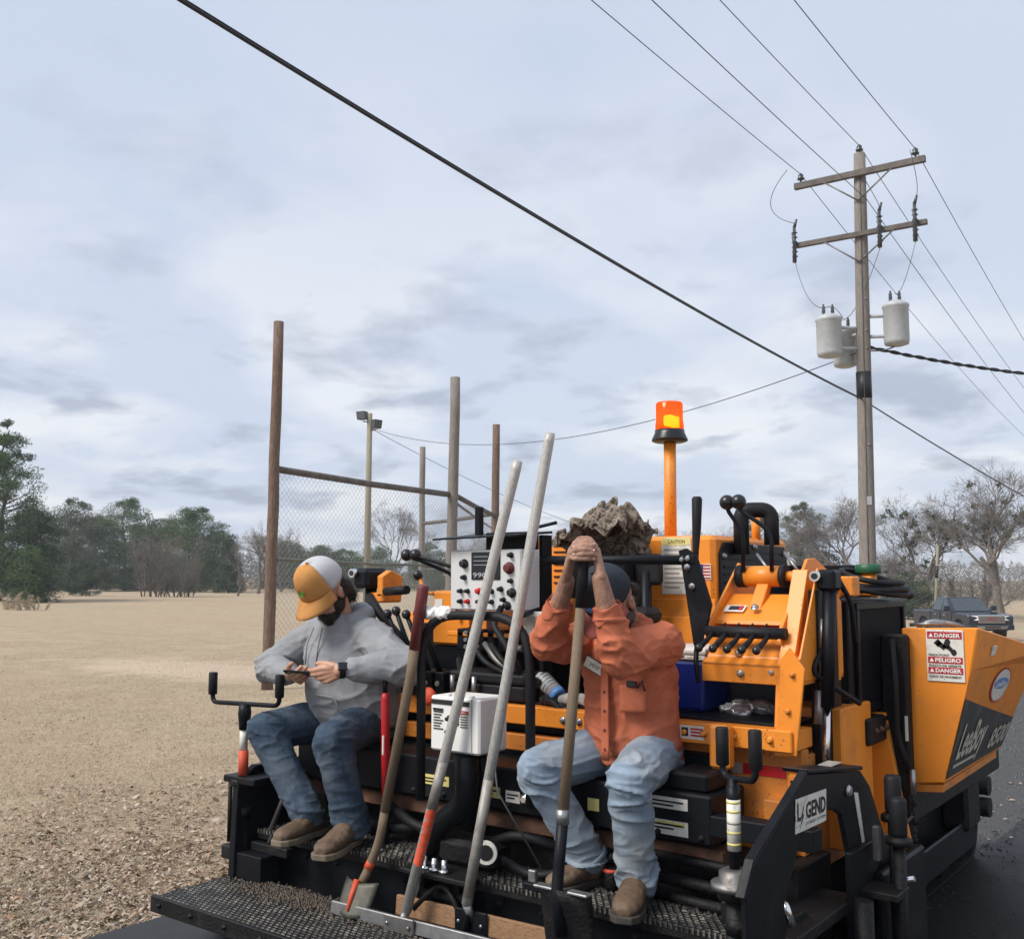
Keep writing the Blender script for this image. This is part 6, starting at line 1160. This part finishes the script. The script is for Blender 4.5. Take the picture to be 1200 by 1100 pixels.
lute('aluminium asphalt lute with a red paint mark and a steel head', (.203, .135, 2.049), (-.214, -.03, .315), ((-.58, .30), .250, .050, -.085), 'steel', True)
lute('taller aluminium asphalt lute with a wooden board head', (.348, .150, 2.149), (.040, .030, .375), ((-.34, .42), .262, .075, .040), 'board')
def shovel():
    t = thing('shovel', 'wooden shovel with a maroon painted grip leaning on the hand rail', 'shovel', (-.46, 0, .25))
    a, m_, b_ = V(-.243, .085, 1.565), V(-.300, .075, 1.20), V(-.398, .035, .653); MB().tube([a, a.lerp(m_, .03), m_.lerp(a, .28)], [.020, .0245, .0225], 14).build('grip', 'maroon', t); MB().tube([m_.lerp(a, .28), m_, b_], [.0215, .0205, .0200], 14).build('handle', 'wood', t)
    MB().tube(bend([b_, V(-.425, .035, .535), V(-.470, .02, .42), V(-.485, -.01, .36)]), [.0215]*2+[.019]*12+[.015]*2 if False else .0185, 12).build('socket', 'wood', t); MB().tube([V(-.458, .026, .452), V(-.470, .016, .422)], .0195, 12).build('paint_ring', 'redorange', t)
    vs = []; n_ = 10
    for i in range(9):
        f_ = i/8
        for j in range(n_+1): u = j/n_*2-1; vs.append((-.478+u*.092*(1-.15*f_**2), -.035+.030*u*u-.06*f_, .375-.12*f_+.010*abs(u)))
    o = MB().add(vs, [(i*(n_+1)+j, i*(n_+1)+j+1, (i+1)*(n_+1)+j+1, (i+1)*(n_+1)+j) for i in range(8) for j in range(n_)], True).build('blade', 'tarsteel', t); o.modifiers.new('s', 'SOLIDIFY').thickness = .003
    MB().tube([(-.484, -.030, .385), (-.482, -.062, .33), (-.480, -.085, .28)], [.014, .011, .006], 8).build('rib', 'redorange', t)
M['tarsteel'] = mat('dusty shovel steel', (.10, .095, .075), .55, .4, var=.4, scale=20)
shovel()
def redbar():
    t = thing('pry_bar', 'bar with a long red handle standing between the grey man and the shovel', 'bar', (-.6, .22, .456)); a, b_ = V(-.565, .20, 1.10), V(-.585, .235, .60)
    MB().tube([a+V(.003, -.005, .055), a+V(0, 0, .0)], .011, 10).build('tip', 'black', t); MB().tube([a, a.lerp(b_, .05), a.lerp(b_, .5), b_], [.013, .0185, .0195, .0185], 14).build('handle', 'red', t); MB().tube([b_, (-.590, .245, .458)], [.014, .012], 10).build('shank', 'black', t); MB().box(-.565, -.557, .185, .19, .84, .92).build('label', 'sticker', t)
redbar()
# ================================================================ small things on the machine
def camo_mat():
    m = mat('camouflage cloth', (.17, .14, .11), .9, var=.25, scale=20, bump=.4, bscale=200, spec=.15); n = m.node_tree.nodes; l = m.node_tree.links; b = n['Principled BSDF']; tcn = n.new('ShaderNodeTexCoord'); nz = n.new('ShaderNodeTexNoise'); nz.inputs['Scale'].default_value = 16; nz.inputs['Detail'].default_value = 5; nz.inputs['Distortion'].default_value = 2.2; l.new(tcn.outputs['Object'], nz.inputs[0])
    r = n.new('ShaderNodeValToRGB'); r.color_ramp.interpolation = 'CONSTANT'; e = r.color_ramp.elements
    while len(e) < 5: e.new(.5)
    for k, (p, c) in zip(e, ((0, (.075, .058, .044)), (.42, (.19, .155, .12)), (.50, (.29, .245, .20)), (.56, (.11, .085, .066)), (.62, (.235, .195, .155)))): k.position = p; k.color = (*c, 1)
    l.new(nz.outputs[0], r.inputs[0]); l.new(r.outputs[0], b.inputs['Base Color']); return m
M['camo'] = camo_mat()
MB().box(.235, .375, .945, .99, 1.56, 1.70).build('seat_back', 'rubber', PV, .045, 4); tb('seat_post', 'black', [(.30, .95, 1.06), (.30, .95, 1.62)], .025); bx('seat_rest', 'rubber', -.06, .24, .85, 1.07, 1.40, 1.69, .02); bx('seat_cushion', 'rubber', .10, .45, .72, .845, 1.40, 1.47, .025)
def heap_of_cloth():
    """a jacket sized cloth, gathered up and dropped on the hood and seat: the folds come from a short cloth simulation"""
    nx, ny = 54, 44; gx, gy = .34, .34; vs = []
    for i in range(nx+1):
        for j_ in range(ny+1):
            x, y = (i/nx-.5), (j_/ny-.5); r_ = math.hypot(x, y*.9); w_ = noise.noise((x*4, y*4, 1.3))
            z = .13*math.exp(-(r_/.25)**2)+.034*math.sin(x*25+4*w_+y*6)+.026*math.sin(y*23-3*w_+x*9)+.03*w_
            vs.append((.065+x*gx+.02*math.sin(y*30), .99+y*gy+.02*math.sin(x*28), 1.93+z))
    me = bpy.data.meshes.new('camouflage_jacket'); me.from_pydata(vs, [], [(i*(ny+1)+j_, (i+1)*(ny+1)+j_, (i+1)*(ny+1)+j_+1, i*(ny+1)+j_+1) for i in range(nx) for j_ in range(ny)])
    o = bpy.data.objects.new('t', me); COL.objects.link(o); col_ = []
    def coll(mb):
        c = bpy.data.objects.new('c', mb.mesh('c')); COL.objects.link(c); q = c.modifiers.new('c', 'COLLISION'); c.collision.thickness_outer = .006; c.collision.cloth_friction = 40; col_.append(c)
    coll(MB().box(-.6, .6, 1.08, 1.9, 1.4, 1.786)); coll(MB().ball((.085, .96, 1.855), .095, (1.1, .9, 1), 20, 14)); coll(MB().box(-.06, .24, .85, 1.07, 1.40, 1.69)); coll(MB().ball((-.04, 1.0, 1.77), .06, (1, 1, 1), 16, 10))
    cl = o.modifiers.new('cloth', 'CLOTH'); st = cl.settings; st.quality = 5; st.mass = .25; st.tension_stiffness = 18; st.compression_stiffness = 18; st.shear_stiffness = 6; st.bending_stiffness = .6; st.air_damping = 1
    cl.collision_settings.use_self_collision = True; cl.collision_settings.self_distance_min = .006; cl.collision_settings.distance_min = .005; cl.collision_settings.collision_quality = 2; cl.point_cache.frame_start = 1; cl.point_cache.frame_end = 40
    S.frame_start, S.frame_end = 1, 40
    for f_ in range(1, 37): S.frame_set(f_)
    r_ = bpy.data.meshes.new_from_object(o.evaluated_get(bpy.context.evaluated_depsgraph_get())); bpy.data.objects.remove(o)
    for c in col_: bpy.data.objects.remove(c)
    zt = max(v.co.z for v in r_.vertices)
    for v in r_.vertices:       # settle the pile on the seat and the hood
        v.co.y = (v.co.y-.96)*.9+.93; v.co.x = .06+(v.co.x-.06)*1.05; v.co.z = max(1.97-(zt-v.co.z)*1.3, 1.79 if v.co.y > 1.092 else 1.694)
    S.frame_set(1); r_.name = 'camouflage_jacket'; r_.polygons.foreach_set('use_smooth', [True]*len(r_.polygons)); jk = link('camouflage_jacket', r_, 'camo')
    jk.modifiers.new('s', 'SOLIDIFY').thickness = .006; q = jk.modifiers.new('u', 'SUBSURF'); q.levels = 1; q.render_levels = 1
    return tag(jk, 'crumpled camouflage jacket piled on the orange hood behind the clasped hands', 'jacket')
heap_of_cloth()
ck = thing('cooler', 'blue cooler with a white lid on the deck behind the man in orange', 'cooler', (.62, .80, 1.062)); MB().hexa([(.50, .70, 1.063), (.70, .70, 1.063), (.70, .92, 1.063), (.50, .92, 1.063)], [(.485, .685, 1.265), (.715, .685, 1.265), (.715, .935, 1.265), (.485, .935, 1.265)]).build('body', 'blue', ck, .015, 2); MB().box(.48, .72, .68, .94, 1.265, 1.288).build('rim', 'sticker', ck, .006); MB().box(.475, .725, .675, .945, 1.288, 1.315).build('lid', 'white', ck, .01, 2)
pb_ = MB(); 
for p, r_ in (((.82, .80, 1.085), .04), (((.88), .84, 1.082), .04), ((.77, .78, 1.075), .03), ((.93, .84, 1.075), .028), ((.84, .74, 1.075), .03)): pb_.ball(p, r_, (1.2, 1, .55))
M['foil'] = mat('crinkled clear plastic', (.55, .56, .58), .14, .5, var=.3, scale=30)
tag(remesh('plastic_bag', pb_, .005, 'foil', None, 1, lambda p: .020*(ridge(p, (26, 26, 30))-.45)), 'crumpled shiny plastic bag on the black deck under the lever console', 'bag')
tl = thing('tool_case', 'black plastic tool case lying on the orange ledge', 'case', (-.30, .62, 1.062)); MB().box(-.48, -.06, .53, .74, 1.063, 1.128).build('body', 'rubber', tl, .01, 2); MB().box(-.485, -.055, .525, .745, 1.131, 1.178).build('lid', 'rubber', tl, .012, 2)
for x in (-.38, -.16): MB().box(x-.025, x+.025, .518, .526, 1.11, 1.15).build('latch', 'black', tl, .003)
cu = thing('insulated_cup', 'grey ribbed cup with a blue base tipped over on the ledge', 'cup', (.04, .62, 1.06)); c0, c1 = V(-.04, .62, 1.165), V(.055, .60, 1.105); MB().tube([c0, c0.lerp(c1, .1), c1], [.034, .038, .036], 16).build('body', 'galvlight' if 'galvlight' in M else 'trafo', cu); MB().tube([c1, c1.lerp(c0, -.22)], [.037, .034], 16).build('base', 'bluelight', cu)
for i in range(5): p = c0.lerp(c1, .12+.16*i); MB().tube([p, p.lerp(c1, .08)], .0392, 16).build('rib', 'steel', cu)
M['glove'] = fabric('grey work glove', (.30, .29, .27), .2)
for lab, p0, d_, mm in (('light grey work glove on the orange ledge next to the spade handle', (.10, .58, 1.083), (.9, .3, .05), 'glove'), ('black work glove under the ribbed cup', (.0, .60, 1.075), (.8, -.2, .0), 'rubber')):
    gm = MB(); hand(gm, p0, d_, (-.2, .9, .1), (0, 0, -1), [.35, .2, .3, .4], 1.35); gm.ball(V(*p0)+V(*d_)*.05, .034, (1.2, 1, .8)); tag(remesh('work_glove', gm, .005, mm, None, 2, lambda p: .005*ridge(p, (30, 30, 30))), lab, 'glove')
kb = MB()
for x in np.linspace(-.255, -.145, 7): kb.ball((x, .118+.004*math.sin(x*90), 1.452), .025)
tag(remesh('white_rag', kb, .005, 'white', None, 1, lambda p: .010*(ridge(p, (30, 30, 30))-.4)), 'white rag wrapped round the corner of the black hand rail', 'rag')
tp = thing('tape_roll', 'dark can with a red rim on the step between the boots', 'can', (.515, .30, .456)); MB().lathe((.515, .30, .457), [(.036, 0), (.038, .004), (.038, .058), (.036, .062)], 20).build('body', 'tar', tp); MB().lathe((.515, .30, .515), [(.0385, 0), (.040, .002), (.040, .010), (.034, .012), (.026, .010)], 20).build('rim', 'redorange', tp); MB().lathe((.515, .30, .524), [(.026, 0), (.026, .003)], 16).build('core', 'ink', tp)
gb = MB().box(.08, .16, .40, .46, .836, .885).build('green_box', 'green', None, .008, 2); tag(gb, 'small green box on the black beam below the orange ledge', 'box')
# spilled asphalt crumbs on the walkway
sb = MB(); g = random.Random(9)
for i in range(1500):
    x, y = g.gauss(-.75, .28), g.gauss(-.02, .055); r_ = g.uniform(.003, .008)
    if -1.34 < x < .3 and -.35 < y < .07: z = .2495+r_*.3; sb.add([(x-r_, y-r_*.6, z), (x+r_, y-r_*.7, z), (x+r_*.2, y+r_, z), (x, y, z+r_*1.2)], [(0, 1, 3), (1, 2, 3), (2, 0, 3), (0, 2, 1)])
sb.build('asphalt_crumbs', mat('asphalt crumbs', (.085, .065, .048), .9, var=.6, scale=60), PV, stuff=True)
# ================================================================ a little haze over the field
hb = MB().box(-460, 460, -460, 460, -6, 16).mesh('haze'); hm = bpy.data.materials.new('thin haze'); hm.use_nodes = True; hn = hm.node_tree; hn.nodes.clear(); ho = hn.nodes.new('ShaderNodeOutputMaterial'); hv = hn.nodes.new('ShaderNodeVolumePrincipled')
hv.inputs['Color'].default_value = (.86, .90, .96, 1); hv.inputs['Density'].default_value = .0007; hn.links.new(hv.outputs[0], ho.inputs['Volume'])
hz_ = link('haze', hb, hm); hz_['kind'] = 'stuff'; tag(hz_, 'thin pale haze lying over the whole field', 'haze')
